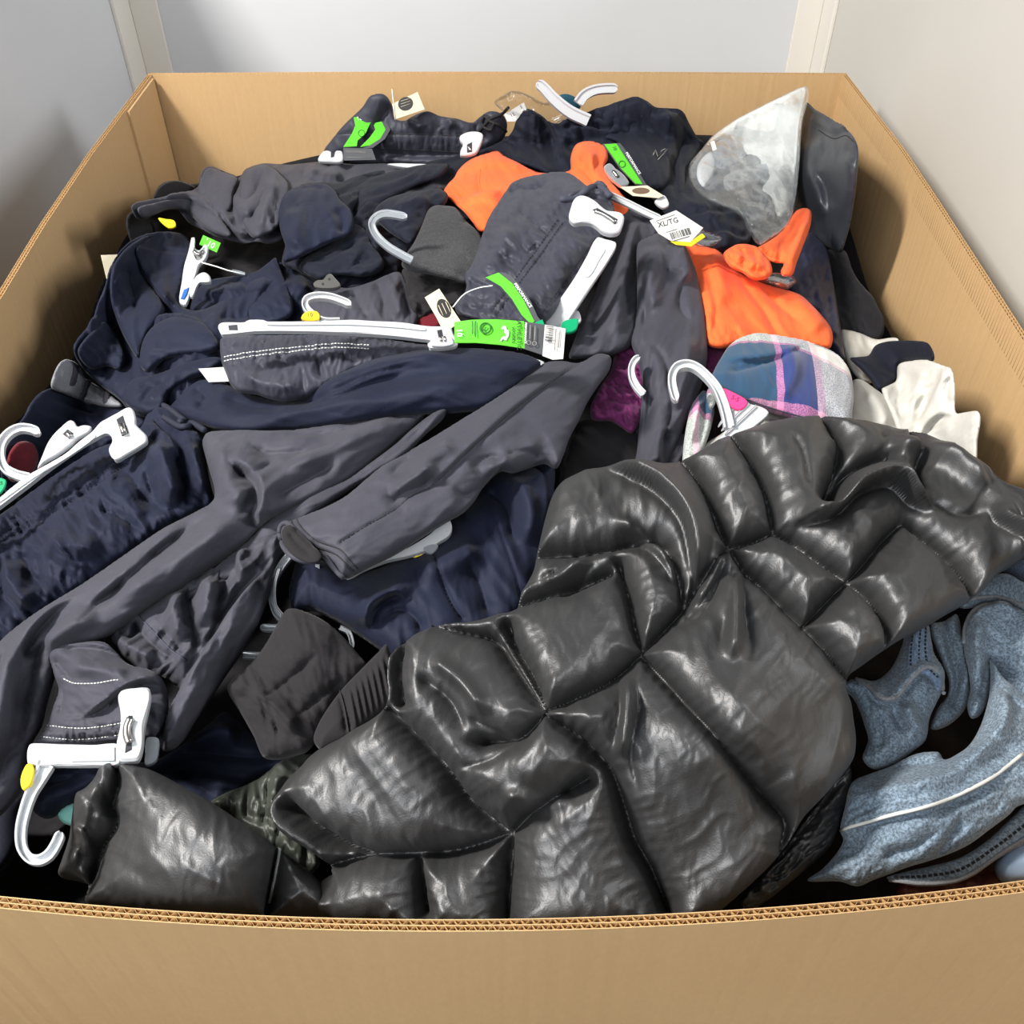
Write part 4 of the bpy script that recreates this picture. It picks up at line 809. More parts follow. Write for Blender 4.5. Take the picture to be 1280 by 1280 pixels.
for k, s_ in enumerate(('~', '~', '~')): text('lettering', s_, pt, 557-k*4.5, 378+k*2.2, 563-k*4.5, 391+k*2.2, 2.6, CREAM, ct, 0.0014)
q = smooth([(566, 384), (580, 368), (598, 360), (616, 357)], False); tube('tag_string', Plane(590, 365, .13).P(q[:, 0], q[:, 1]), 0.0006, INKW, ct, sides=4)
# legs of the central grey pants
legL = Sheet([(770, 262), (785, 257), (800, 257), (812, 268), (822, 282), (826, 296), (808, 310), (800, 330), (797, 370), (795, 410), (788, 432), (765, 444), (740, 447), (712, 448), (716, 430), (726, 405), (745, 362), (758, 325), (768, 295)], .07, puff=(6, 8, 20, 35), noise=[(3, 90, 20, 105)], T=40,
    st=[('v', 12, 7, [(786, 262), (775, 310), (762, 350), (745, 400), (735, 440)]), ('r', 9, 9, [(795, 270), (785, 320), (775, 370), (765, 430)]), ('v', 7, 5, [(800, 275), (795, 320), (788, 380)]), ('s', 8, 8, [(815, 300), (812, 285), (800, 275), (785, 270)])])
legL.build('trouser_leg', GREY, gc.o, step=2.2)
legR = Sheet([(797, 305), (808, 298), (825, 292), (840, 294), (852, 301), (862, 318), (870, 338), (876, 362), (881, 389), (884, 420), (884, 448), (879, 475), (868, 505), (856, 530), (845, 560), (828, 590), (793, 590), (796, 565), (800, 520), (803, 480), (797, 450), (789, 428), (793, 408), (796, 380), (796, 340)], [(820, 300, .09), (850, 420, .075), (810, 580, .05)], puff=(6, 8, 22, 38), noise=[(3, 110, 24, 95)], T=45,
    st=[('s', 14, 14, [(852, 305), (858, 330), (862, 350), (850, 362)]), ('v', 9, 6, [(855, 355), (848, 375), (852, 395), (870, 410)]), ('r', 9, 12, [(820, 310), (812, 350), (815, 400)]), ('v', 7, 8, [(800, 345), (806, 390), (802, 420)]), ('v', 9, 6, [(806, 430), (825, 445), (835, 470), (838, 520), (820, 570)]), ('r', 8, 10, [(860, 420), (855, 470), (840, 520)]), ('v', 8, 6, [(815, 440), (812, 500), (805, 560)]), ('s', 10, 10, [(845, 545), (832, 540), (826, 560), (826, 585)]), ('v', 6, 5, [(870, 460), (858, 490), (845, 520)])])
legR.build('trouser_leg', GREY, gc.o, step=2.2)
# maroon shirt, dark pieces
mr = garment('maroon_shirt', 'crumpled maroon shirt with fine gathers behind the white hook', 'shirt', MAROON,
    [(738, 510), (742, 498), (752, 480), (764, 462), (768, 445), (780, 432), (798, 425), (806, 440), (808, 480), (806, 500), (800, 528), (790, 542), (776, 534), (764, 527), (741, 525)], .05, step=1.8, puff=(4, 6, 12, 24), noise=[(4, 28, 9, 35), (2.5, 18, 6, 20)], T=30,
    st=[('v', 6, 3, [(745, 505), (765, 500), (790, 505), (800, 512)]), ('v', 6, 3, [(755, 485), (775, 482), (792, 490)]), ('r', 4, 4, [(765, 495), (780, 498), (795, 500)]), ('r', 4, 4, [(770, 515), (785, 522), (792, 536)]), ('v', 5, 3, [(768, 505), (778, 520), (785, 538)]), ('v', 5, 3, [(775, 440), (782, 455), (778, 475)])])
garment('maroon_shirt', 'patch of maroon cloth between the grey leg and the plaid shirt', 'shirt', MAROON,
    [(878, 428), (890, 427), (905, 429), (918, 430), (912, 445), (900, 458), (890, 470), (880, 466), (876, 450)], .055, step=1.8, puff=(4, 6, 8, 16), noise=[(3, 24, 8, 60)], T=25)
bk3 = garment('black_garment', 'dark charcoal cloth below the maroon shirt above the puffer jacket', 'clothes', BLACK2,
    [(700, 590), (703, 565), (712, 545), (722, 528), (745, 524), (770, 528), (795, 540), (800, 560), (798, 592), (770, 610), (720, 615), (700, 608)], .035, step=2.4, puff=(5, 7, 12, 30), noise=[(2, 60, 20, 20)], T=40, st=[('v', 5, 4, [(728, 528), (715, 555), (706, 590)])])
garment('clothes_bundle', 'dark navy cloth between the grey leg and the white hanger', 'clothes', GREY3,
    [(800, 592), (806, 575), (822, 560), (836, 546), (850, 541), (862, 550), (866, 575), (860, 600), (830, 606), (805, 604)], .045, step=2.4, puff=(5, 7, 12, 24), noise=[(4, 40, 12, 110)], T=40, st=[('v', 7, 4, [(848, 548), (835, 565), (828, 590)])])
pl_ = Plane(795, 470, .085)
hook('coat_hanger', 'small white hanger hook on the maroon shirt', pl_, [(804, 495), (796, 486), (790, 474), (789, 462), (793, 453), (799, 448)], [9, 9, 8, 8], th=0.005)
# pants on the middle hanger
mh = garment('jogger_pants', 'grey waistband of pants hanging on the white hanger with the yellow marker', 'pants', GREY2,
    [(275, 432), (276, 424), (285, 421), (330, 419), (380, 419), (440, 420), (480, 424), (520, 430), (560, 434), (585, 440), (560, 450), (510, 452), (475, 458), (440, 466), (420, 478), (400, 490), (384, 497), (361, 502), (340, 500), (322, 494), (300, 490), (289, 482), (283, 468), (277, 452)],
    .085, step=2.0, puff=(5, 6, 22, 36), noise=[(2.2, 30, 12, 80)], T=40,
    st=[('l', 1.6, 2, [(278, 424), (340, 421), (420, 422), (500, 429)]), ('l', 2.0, 2, [(282, 452), (320, 447), (370, 441), (420, 436), (470, 438)]), ('v', 5, 3, [(384, 422), (388, 435), (395, 440)]), ('g', 3.5, 9, [(280, 438), (340, 432), (420, 430), (500, 436)], 5), ('g', 4, 10, [(290, 458), (340, 452), (400, 447), (450, 445)], 6),
        ('v', 7, 4, [(318, 450), (326, 460), (336, 466)]), ('v', 6, 4, [(352, 446), (358, 456), (366, 462)]), ('v', 7, 5, [(395, 442), (400, 460), (402, 480)]), ('r', 6, 8, [(300, 470), (340, 484), (380, 488)]), ('v', 6, 4, [(425, 440), (435, 452), (450, 456)])])
for a in ([(280, 425), (340, 423), (420, 424), (500, 431)], [(283, 450), (320, 445), (370, 439), (420, 434), (460, 436)], [(283, 455), (320, 450), (370, 444), (420, 439), (460, 441)], [(383, 422), (388, 440)], [(390, 422), (395, 440)]): stitch(mh, a, THREADW if a[0][0] > 279 and a[0][1] > 440 else THREADG, mh.o, dash=4, rad=0.0004)
ph = Plane(420, 412, .13)
hg = plate('pants_hanger', ph, [(274, 412), (276, 408), (284, 407), (305, 407), (311, 404), (328, 404), (334, 406), (400, 405), (440, 403), (470, 405), (504, 407), (530, 411), (541, 412), (563, 413), (566, 420), (572, 433), (566, 437), (538, 439), (536, 434), (541, 430), (520, 427), (504, 425), (470, 422), (440, 420), (380, 418), (320, 418), (279, 422), (276, 418)], 0.006, PLASTIC, label='white pants hanger across the middle with a hook and yellow marker', cat='hanger', bev=0.0012)
plate('raised_rim', ph, [(335, 408), (400, 408), (440, 407), (504, 411), (532, 415), (532, 418), (504, 415), (440, 411), (400, 411), (335, 411)], 0.0014, PLASTIC, hg, lift=0.006)
plate('clip_slot', ph, [(287, 411, 1), (298, 410, 1), (299, 417, 1), (288, 417, 1)], 0.0003, DARKP, hg, lift=0.0061, rounded=False)
plate('clip_slot', ph, [(546, 417, 1), (552, 416, 1), (554, 425, 1), (548, 426, 1)], 0.0003, DARKP, hg, lift=0.0061, rounded=False)
plate('clip_jaw', ph, [(538, 430), (545, 428), (562, 426), (566, 436), (540, 438)], 0.003, PLASTIC, hg, lift=0.006)
for x_ in (550, 555): tube('spring', ph.P([x_, x_+1], [427, 433], 0.0095), 0.001, METAL, hg)
hook('hook', None, ph, [(425, 405), (404, 404), (390, 395), (382, 385), (384, 377), (396, 373), (412, 374), (428, 379), (439, 384)], [8, 8, 8, 8, 8], th=0.006, parent=hg)
o = plate('size_marker', ph, [(379, 399), (384, 395), (396, 394), (400, 398), (399, 405), (378, 404)], 0.003, YELLOW, hg, lift=0.005)
text('lettering', '10', ph, 385, 402, 394, 401.5, 5, BROWNI, hg, 0.0084)
card('hang_tag', Plane(268, 470, .08), [(248, 461), (281, 459), (288, 477), (261, 478)], WHITECARD, label='blank white tag sticking out left of the middle waistband', cat='tag')
# long green tag
pt = Plane(640, 425, .155, nrm=(0.0, -0.45, 0.85)); bd = lambda u, v: 0.002*math.sin(max(0, min(1, (u-568)/110))*math.pi)
tg = card('hang_tag', pt, [(568, 403), (590, 401), (620, 401), (655, 403), (656, 437), (625, 433), (595, 430), (568, 429)], GREEN, bend=bd, th=0.0008, label='long bright green tag reading 10 with a white emblem in the centre', cat='tag')
card('grey_face', pt, [(655, 403), (681, 406), (678, 444), (654, 437)], GREYCARD, tg, bend=bd)
card('white_face', pt, [(681, 406), (707, 411), (704, 449), (691, 450), (678, 445)], WHITECARD, tg, bend=bd)
text('lettering', '10', pt, 571, 413.5, 571.6, 424.5, 7, INKW, tg, 0.0032)
ring('recycling_mark', pt, 607, 413, 6.5, INKGD, tg, 0.0036, rad=0.0007); ring('recycling_mark', pt, 607, 413, 3.2, INKGD, tg, 0.0036, a1=4.5)
text('lettering', '~', pt, 594.5, 404, 594.8, 424, 2.2, INKGD, tg, 0.0036); text('lettering', '~', pt, 590.5, 404, 590.8, 420, 2.2, INKGD, tg, 0.0036)
q = smooth([(628, 414), (631, 411), (633, 420), (635, 416), (634, 424), (630, 427)], False); tube('emblem', pt.P(q[:, 0], q[:, 1], 0.0036), 0.0011, INKW, tg, sides=4)
q = smooth([(626, 429), (630, 424), (633, 428)], False); tube('emblem', pt.P(q[:, 0], q[:, 1], 0.0036), 0.0008, INKW, tg, sides=4)
text('lettering', 'ATHLETIC', pt, 646, 403.5, 646.2, 430, 5.6, INK, tg, 0.0036); text('lettering', 'WORKS', pt, 639.5, 411, 639.7, 430, 4.0, INK, tg, 0.0036)
text('lettering', 'PERFORMANCE', pt, 656, 406, 655.2, 432, 2.6, INKW, tg, 0.0036)
for a, b in ((663, 409), (669, 410)): tube('printed_icon', pt.P([a, a-0.8], [b, b+18], 0.0036), 0.0005, INKG, tg, sides=4)
for cx, cy in ((661, 431), (668, 432)): ring('printed_icon', pt, cx, cy, 2.4, INKG, tg, 0.0036)
barcode(pt, 692, 411, -2.2, 20, -9, -1.5, 14, INK, tg, lift=0.0032); text('lettering', '~', pt, 695, 413, 693, 440, 1.8, INKG, tg, 0.003); text('lettering', '~', pt, 700, 414, 698, 436, 1.6, INKG, tg, 0.002)
# navy leg across the middle
nl = garment('knit_pants', 'long navy pant leg lying smooth across the middle below the grey waistband', 'pants', NAVY,
    [(212, 512), (222, 500), (235, 486), (250, 476), (270, 474), (288, 482), (305, 490), (322, 495), (345, 501), (368, 501), (384, 496), (401, 484), (420, 472), (445, 460), (468, 450), (500, 443), (525, 439), (560, 436), (590, 436), (620, 438), (648, 442), (668, 449), (676, 457), (662, 470), (645, 484), (628, 498), (608, 511), (574, 516), (521, 519), (465, 527), (430, 532), (390, 537), (330, 541), (277, 540), (250, 532), (228, 524)],
    [(230, 510, .055), (330, 520, .065), (450, 490, .085), (560, 480, .09), (660, 460, .09)], step=2.2, puff=(5, 8, 24, 38), noise=[(2, 160, 30, -12), (0.8, 60, 16, -15)], T=45,
    st=[('v', 8, 7, [(345, 503), (385, 505), (415, 496), (460, 476), (520, 462)]), ('r', 8, 12, [(380, 500), (430, 478), (500, 458), (570, 446)]), ('s', 6, 12, [(510, 470), (470, 480), (430, 496), (395, 508)]), ('v', 8, 6, [(245, 488), (262, 500), (250, 515)]), ('r', 5, 14, [(300, 525), (400, 515), (520, 495), (620, 475)]), ('v', 5, 10, [(280, 500), (320, 512), (360, 515)])])
# ------------------------------------------------------------------ left front: navy pants on hanger
srg = garment('knit_shirt', 'grey ribbed cloth with darker bands at the left edge of the heap', 'shirt', STRIPE,
    [(64, 484), (68, 465), (75, 453), (84, 449), (98, 456), (107, 473), (118, 480), (130, 487), (146, 500), (154, 508), (130, 508), (101, 500), (80, 492)], .035, step=2, puff=(4, 6, 10, 20), noise=[(2, 30, 10, 80)], T=25, st=[('v', 6, 4, [(98, 456), (92, 470), (95, 490)]), ('v', 5, 4, [(112, 476), (106, 488), (110, 500)]), ('v', 5, 4, [(130, 486), (126, 498)])])
for q in ([(92, 453), (99, 457), (100, 470), (96, 482), (88, 488), (84, 480), (90, 468)], [(108, 474), (115, 478), (112, 490), (106, 500), (98, 498), (104, 486)], [(132, 488), (139, 494), (138, 503), (130, 507), (126, 500)]):
    Sheet(q, .0365, puff=(4, 6, 10, 20), noise=[], T=4).build('dark_band', GREY3, srg.o, step=1.8)
garment('knit_pants', 'plain navy garment lying behind the hanger hook at the left edge', 'pants', NAVY,
    [(0, 570), (12, 545), (30, 520), (37, 506), (50, 491), (67, 485), (85, 490), (110, 500), (145, 508), (175, 515), (185, 530), (150, 550), (100, 580), (50, 620), (10, 620)], .02, step=2.6, puff=(6, 9, 20, 40), noise=[(3, 80, 24, 25)], T=50,
    st=[('v', 6, 5, [(60, 488), (90, 508), (125, 522)]), ('s', 6, 10, [(60, 500), (95, 515), (130, 525)])])
garment('red_garment', 'dark red cloth seen through the hook at the left edge', 'clothes', RED, [(8, 590), (12, 565), (25, 552), (42, 555), (48, 575), (35, 598), (15, 602)], .045, step=2.4, puff=(4, 6, 8, 16), noise=[(2, 20, 10, 30)])
npn = garment('track_pants', 'navy track pants with elastic waistband clipped to the hanger at the left edge', 'pants', NAVY,
    [(-60, 700), (-30, 664), (0, 645), (34, 620), (70, 594), (100, 574), (125, 560), (150, 552), (175, 536), (184, 518), (196, 509), (210, 513), (225, 524), (238, 536), (250, 545), (256, 565), (260, 590), (265, 612), (268, 630), (240, 645), (205, 664), (169, 690), (120, 725), (70, 757), (20, 800), (-30, 850), (-60, 880)],
    [(0, 650, .06), (190, 520, .06), (100, 650, .075), (240, 600, .06), (0, 790, .06)], step=2.2, puff=(6, 9, 34, 60), noise=[(4, 60, 22, 55), (2, 30, 12, 50)], T=50,
    st=[('l', 2.2, 2, [(-10, 695), (30, 668), (80, 640), (141, 597), (175, 572), (199, 552)]), ('l', 2.0, 2, [(-10, 685), (28, 660), (78, 632), (138, 590), (172, 566), (195, 546)]), ('g', 3, 12, [(-10, 670), (60, 625), (130, 575), (190, 535)], 5), ('g', 3.5, 14, [(-10, 705), (60, 660), (140, 608), (200, 570)], 9), ('v', 5, 10, [(0, 690), (80, 640), (150, 596)]),
        ('r', 16, 12, [(195, 560), (205, 600), (220, 640)]), ('v', 14, 7, [(180, 590), (190, 620), (205, 650)]), ('v', 12, 6, [(215, 570), (228, 605), (235, 640)]), ('r', 10, 9, [(235, 560), (245, 600), (252, 628)]), ('v', 10, 6, [(160, 590), (172, 615), (195, 640)]), ('r', 10, 14, [(60, 680), (100, 690), (130, 680)]), ('v', 12, 8, [(30, 690), (45, 720), (60, 735)]), ('v', 10, 8, [(0, 700), (10, 740), (30, 770)]), ('r', 12, 12, [(20, 700), (30, 740), (50, 760)]), ('v', 8, 8, [(120, 640), (150, 650), (180, 670)]),
        ('s', 10, 16, [(186, 525), (200, 545), (214, 560), (228, 590)])])
for a in ([(0, 687), (28, 664), (78, 636), (138, 594), (172, 570), (196, 548)], [(2, 693), (30, 670), (80, 642), (141, 600), (175, 576), (199, 554)]): stitch(npn, a, THREADN, npn.o, dash=4)
for a in ([(190, 505), (200, 510), (214, 519), (226, 528), (236, 538), (226, 542), (214, 536), (204, 530)], [(222, 536), (232, 532), (246, 538), (254, 544)]):
    q = smooth(a, False, 8); tube('drawstring', npn.P(q[:, 0], q[:, 1], 0.006), 0.0028, THREADN, npn.o)
ph = Plane(110, 560, .115)
hg = plate('pants_hanger', ph, [(-40, 655), (0, 627), (17, 613), (37, 598), (60, 585), (84, 570), (100, 556), (118, 542), (128, 531), (135, 527), (150, 519), (162, 513), (168, 517), (171, 527), (171, 534), (176, 540), (184, 548), (185, 555), (178, 561), (160, 572), (147, 579), (142, 574), (140, 565), (144, 555), (141, 547), (134, 545), (118, 553), (98, 565), (60, 592), (37, 610), (0, 638), (-40, 668)], 0.007, PLASTIC, label='white pants hanger with two slotted clips at the left edge', cat='hanger', bev=0.0014)
clip('clip', None, ph, [(48, 588), (55, 570), (60, 558), (67, 547), (78, 536), (88, 528), (94, 530), (98, 536), (106, 534), (115, 536), (112, 542), (98, 550), (90, 558), (72, 571), (56, 580)], [(80, 546, 1), (86, 540, 1), (93, 545, 1), (88, 552, 1)], [(86, 545), (90, 550)], parent=hg, lift=-0.001)
plate('clip_slot', ph, [(147, 529, 1), (155, 524, 1), (162, 546, 1), (154, 550, 1)], 0.0003, DARKP, hg, lift=0.0072, rounded=False)
tube('spring', ph.P([153, 157], [536, 548], 0.0085), 0.0025, METAL, hg)
plate('raised_rim', ph, [(0, 630), (37, 602), (84, 573), (120, 548), (122, 551), (86, 577), (39, 606), (0, 634)], 0.001, PLASTIC, hg, lift=0.007)
hook('hook', None, ph, [(38, 600), (22, 596), (8, 588), (2, 574), (3, 558), (12, 545), (26, 538), (40, 539), (51, 544)], [11, 11, 11, 10, 10], th=0.006, parent=hg)
plate('size_marker', ph, [(-8, 603), (0, 602), (11, 606), (6, 620), (-4, 625)], 0.002, TPGREEN, hg, lift=0.0075)
text('lettering', 'M', ph, 2, 608, 6, 619, 4, INKGD, hg, 0.01)
# ------------------------------------------------------------------ black and navy in the middle
garment('black_garment', 'black cloth in the gap between the two long grey legs', 'clothes', BLACK2,
    [(480, 540), (500, 520), (560, 512), (600, 510), (590, 530), (540, 560), (500, 590), (470, 600), (430, 610), (440, 575)], .035, step=3, puff=(5, 8, 12, 30), noise=[(2, 60, 20, -30)], T=40)
nm = garment('knit_pants', 'navy garment with long seams under the grey cuff beside the puffer jacket', 'pants', NAVY,
    [(362, 742), (366, 722), (372, 704), (394, 695), (431, 716), (470, 712), (515, 690), (560, 655), (590, 628), (606, 605), (622, 592), (634, 588), (655, 584), (680, 580), (692, 586), (693, 607), (690, 640), (685, 665), (678, 700), (668, 728), (652, 770), (600, 800), (530, 815), (500, 830), (478, 815), (450, 796), (420, 777), (390, 764), (370, 768)],
    [(380, 730, .055), (500, 750, .06), (660, 620, .06), (640, 720, .05)], step=2.2, puff=(6, 9, 30, 60), noise=[(2, 120, 30, 60)], T=50,
    st=[('l', 2.5, 2, [(542, 696), (552, 730), (566, 760), (577, 776)]), ('V', 3, 4, [(542, 696), (552, 730), (566, 760), (577, 776)]), ('l', 1.5, 2, [(612, 640), (625, 680), (640, 720), (650, 760)]), ('s', 9, 16, [(660, 586), (676, 605), (682, 640), (674, 680)]), ('s', 14, 18, [(512, 755), (500, 747), (485, 752), (470, 765), (466, 790)]), ('v', 10, 8, [(475, 780), (500, 765), (520, 775), (530, 800)]), ('r', 8, 18, [(520, 720), (560, 710), (600, 690)]), ('v', 8, 10, [(600, 612), (630, 640), (640, 690)]), ('r', 8, 12, [(640, 600), (655, 640), (655, 690)]), ('v', 6, 10, [(580, 700), (600, 740), (610, 780)])])
stitch(nm, [(542, 696), (552, 730), (566, 760), (577, 776)], THREADN, nm.o); stitch(nm, [(366, 722), (372, 735), (370, 752)], THREADN, nm.o)
# white hanger piece under the cuff
ph = Plane(500, 695, .085)
hg = plate('pants_hanger', ph, [(430, 719), (450, 709), (475, 700), (510, 688), (540, 670), (559, 651), (563, 655), (565, 664), (561, 673), (549, 681), (536, 690), (510, 698), (484, 704), (455, 715), (435, 725)], 0.006, PLASTIC, label='white hanger edge showing under the grey stitched cuff', cat='hanger', bev=0.001)
plate('size_marker', ph, [(516, 695), (532, 690), (541, 690), (533, 698)], 0.004, YELLOW, hg, lift=-0.004)
plate('clip', ph, [(529, 689), (540, 684), (548, 686), (540, 696), (532, 693)], 0.005, MILKY, hg, lift=0.002)
plate('metal_clip', Plane(401, 710, .075), [(394, 706), (400, 706), (400, 722), (394, 721)], 0.002, MILKY, label='small clear tab beside the grey stitched cuff opening', cat='clip', rounded=False)
# long grey leg C and B and A
gB = garment('knit_pants', 'long grey pants folding down the left front, leg running to the lower left corner', 'pants', GREY,
    [(253, 553), (256, 545), (268, 541), (300, 540), (350, 540), (400, 534), (450, 528), (500, 521), (533, 518), (524, 530), (505, 548), (480, 568), (455, 588), (430, 605), (410, 616), (385, 628), (360, 640), (332, 655), (312, 675), (285, 697), (253, 718), (225, 738), (197, 752), (168, 772), (150, 786), (128, 800), (92, 812), (72, 822), (70, 842), (60, 875), (52, 908), (40, 930), (38, 955), (26, 990), (-5, 1025), (-60, 1060), (-60, 860), (-30, 825), (0, 803), (24, 783), (70, 752), (118, 721), (160, 692), (208, 660), (245, 640), (266, 627), (268, 612), (262, 590), (256, 568)],
    [(260, 550, .085), (500, 530, .075), (300, 640, .095), (100, 760, .1), (0, 1000, .075), (0, 850, .09)], step=2.2, puff=(6, 9, 26, 45), noise=[(2.2, 130, 26, -38), (0.8, 50, 16, -30)], T=50,
    st=[('s', 12, 24, [(330, 672), (318, 650), (322, 636), (318, 610), (295, 592), (280, 588)]), ('v', 12, 10, [(290, 592), (308, 600), (325, 595), (345, 575)]), ('r', 10, 16, [(275, 560), (276, 595), (290, 625), (312, 640)]), ('v', 9, 12, [(300, 560), (330, 572), (380, 570), (430, 555)]), ('r', 8, 12, [(350, 600), (400, 578), (450, 555), (500, 535)]), ('v', 10, 8, [(335, 632), (370, 612), (420, 585)]), ('v', 8, 6, [(350, 548), (400, 546), (450, 538)]),
        ('s', 8, 14, [(240, 660), (200, 690), (178, 712), (150, 735), (110, 765)]), ('v', 9, 6, [(265, 650), (232, 668), (200, 695), (175, 705)]), ('v', 8, 6, [(160, 720), (150, 740), (125, 760), (105, 785)]), ('s', 10, 16, [(110, 745), (75, 765), (52, 790), (38, 820), (30, 860), (22, 910), (10, 960), (-10, 990)]), ('v', 9, 8, [(105, 762), (72, 785), (55, 815), (45, 860), (35, 910), (22, 950)]), ('r', 7, 10, [(130, 770), (90, 790), (60, 812)]), ('r', 9, 14, [(300, 650), (250, 690), (200, 725), (150, 765)]), ('v', 9, 9, [(20, 800), (5, 840), (-5, 900)]), ('r', 8, 10, [(40, 800), (22, 845), (15, 900), (5, 950)])])
legC = Sheet([(540, 517), (552, 512), (560, 514), (552, 526), (530, 545), (505, 572), (478, 588), (450, 604), (430, 618), (405, 636), (384, 650), (372, 660), (352, 672), (330, 690), (318, 705), (296, 722), (270, 735), (240, 752), (212, 770), (200, 775), (215, 755), (240, 735), (262, 715), (290, 692), (318, 668), (340, 645), (370, 628), (405, 612), (435, 598), (460, 580), (490, 558), (515, 536)],
    .09, puff=(5, 7, 14, 22), noise=[(2, 80, 16, -38)], T=40, st=[('v', 5, 6, [(545, 520), (500, 560), (450, 595), (400, 625)])])
legC.build('trouser_leg', GREY, gB.o, step=2.2)
gA = garment('track_pants', 'long grey track pants leg ending in a stitched open cuff in the middle', 'pants', GREY,
    [(722, 455), (700, 453), (678, 456), (660, 470), (637, 487), (608, 506), (577, 525), (548, 543), (521, 559), (500, 571), (478, 583), (455, 602), (435, 619), (412, 632), (390, 641), (372, 648), (357, 654), (352, 664), (355, 677), (368, 690), (388, 702), (401, 697), (412, 708), (424, 718), (432, 724), (448, 717), (465, 708), (490, 696), (510, 684), (535, 668), (559, 653), (578, 642), (592, 628), (605, 608), (626, 590), (640, 592), (660, 586), (680, 580), (695, 586), (704, 570), (712, 548), (724, 525), (735, 502), (748, 482), (762, 462), (762, 448), (745, 444)],
    [(720, 460, .08), (600, 560, .105), (400, 670, .115), (680, 560, .09), (550, 640, .105)], step=2.0, puff=(6, 9, 24, 50), noise=[(1.6, 130, 30, -35), (0.6, 40, 14, -30)], T=50,
    st=[('l', 2.2, 2, [(430, 681), (460, 662), (495, 642), (515, 625), (540, 612), (560, 595), (590, 565), (640, 520), (700, 475), (722, 460)]), ('s', 4, 20, [(722, 460), (700, 475), (640, 520), (590, 565), (560, 595), (540, 612), (515, 625)]), ('v', 10, 7, [(485, 640), (505, 622), (530, 612), (548, 600)]), ('r', 8, 8, [(490, 625), (520, 605), (550, 590)]), ('v', 8, 6, [(565, 612), (580, 622), (600, 610), (620, 592)]), ('v', 5, 6, [(490, 600), (500, 585), (520, 570)]), ('r', 7, 10, [(520, 600), (540, 580), (570, 560)]), ('r', 6, 12, [(600, 600), (640, 575), (680, 560)]), ('v', 6, 8, [(625, 575), (650, 570), (680, 575)]), ('v', 6, 9, [(585, 590), (610, 575), (630, 580)]),
        ('l', 1.6, 2, [(374, 650), (388, 666), (405, 680), (430, 690), (450, 712)]), ('l', 1.6, 2, [(366, 652), (380, 670), (400, 686), (425, 696), (444, 716)])])
for a in ([(374, 650), (386, 665), (402, 678), (416, 683), (432, 690), (450, 711)], [(368, 652), (380, 669), (397, 683), (412, 689), (427, 696), (445, 714)], [(430, 681), (460, 662), (495, 642), (515, 625), (540, 612), (560, 595), (590, 565), (640, 520), (700, 475)]): stitch(gA, a, THREADB, gA.o, rad=0.0005)
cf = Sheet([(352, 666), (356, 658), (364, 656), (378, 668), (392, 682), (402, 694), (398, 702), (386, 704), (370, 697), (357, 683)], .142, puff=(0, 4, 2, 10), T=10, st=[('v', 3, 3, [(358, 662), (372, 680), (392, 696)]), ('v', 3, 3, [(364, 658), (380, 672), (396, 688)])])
cf.build('cuff_shade', BLACK2, gA.o, step=1.8)  # black sheet laid on the grey leg: shade inside the cuff, as colour
q = smooth([(353, 668), (356, 659), (364, 656), (378, 667), (392, 681), (402, 694), (410, 696), (424, 714), (432, 722)], False); tube('cuff_rim', gA.P(q[:, 0], q[:, 1], 0.004), 0.0018, GREY, gA.o)
q = smooth([(353, 668), (357, 682), (370, 696), (386, 703), (402, 700)], False); tube('cuff_rim', gA.P(q[:, 0], q[:, 1], 0.004), 0.0018, GREY, gA.o)
# grey pants lower left E
gE = garment('knit_pants', 'grey pants crumpled in the lower left with waistband held by a white clip', 'pants', GREY,
    [(138, 788), (150, 776), (168, 767), (200, 750), (232, 728), (255, 716), (280, 705), (300, 688), (330, 668), (352, 668), (362, 680), (352, 700), (344, 716), (337, 745), (317, 793), (300, 820), (285, 842), (265, 872), (244, 903), (230, 925), (215, 938), (203, 938), (199, 919), (208, 900), (215, 883), (225, 862), (205, 850), (180, 845), (160, 830), (142, 810)],
    [(150, 790, .08), (300, 700, .085), (210, 930, .085), (250, 800, .085), (280, 830, .075)], step=2.0, puff=(6, 8, 24, 40), noise=[(3.5, 80, 20, -65), (1.5, 34, 12, -60)], T=50,
    st=[('s', 16, 20, [(205, 930), (210, 890), (235, 850), (262, 810), (285, 773), (309, 741), (335, 712)]), ('v', 12, 7, [(255, 815), (275, 780), (300, 745), (330, 715)]), ('v', 12, 7, [(240, 730), (238, 755), (244, 790), (250, 820)]), ('r', 10, 10, [(225, 740), (222, 770), (230, 810)]), ('r', 12, 10, [(262, 725), (262, 755), (258, 790)]), ('v', 10, 6, [(170, 775), (180, 795), (200, 815), (225, 830)]), ('v', 9, 6, [(148, 785), (165, 800), (175, 790), (168, 775)]), ('r', 8, 8, [(150, 800), (170, 815), (200, 830)]), ('s', 10, 12, [(300, 735), (295, 700), (312, 690)]), ('v', 9, 7, [(285, 712), (280, 740), (265, 770)]), ('r', 8, 10, [(310, 760), (280, 810), (245, 865), (215, 915)]), ('v', 6, 5, [(200, 790), (215, 800), (232, 822)])])
stitch(gE, [(174, 772), (196, 795), (215, 815), (235, 830)], THREADG, gE.o)
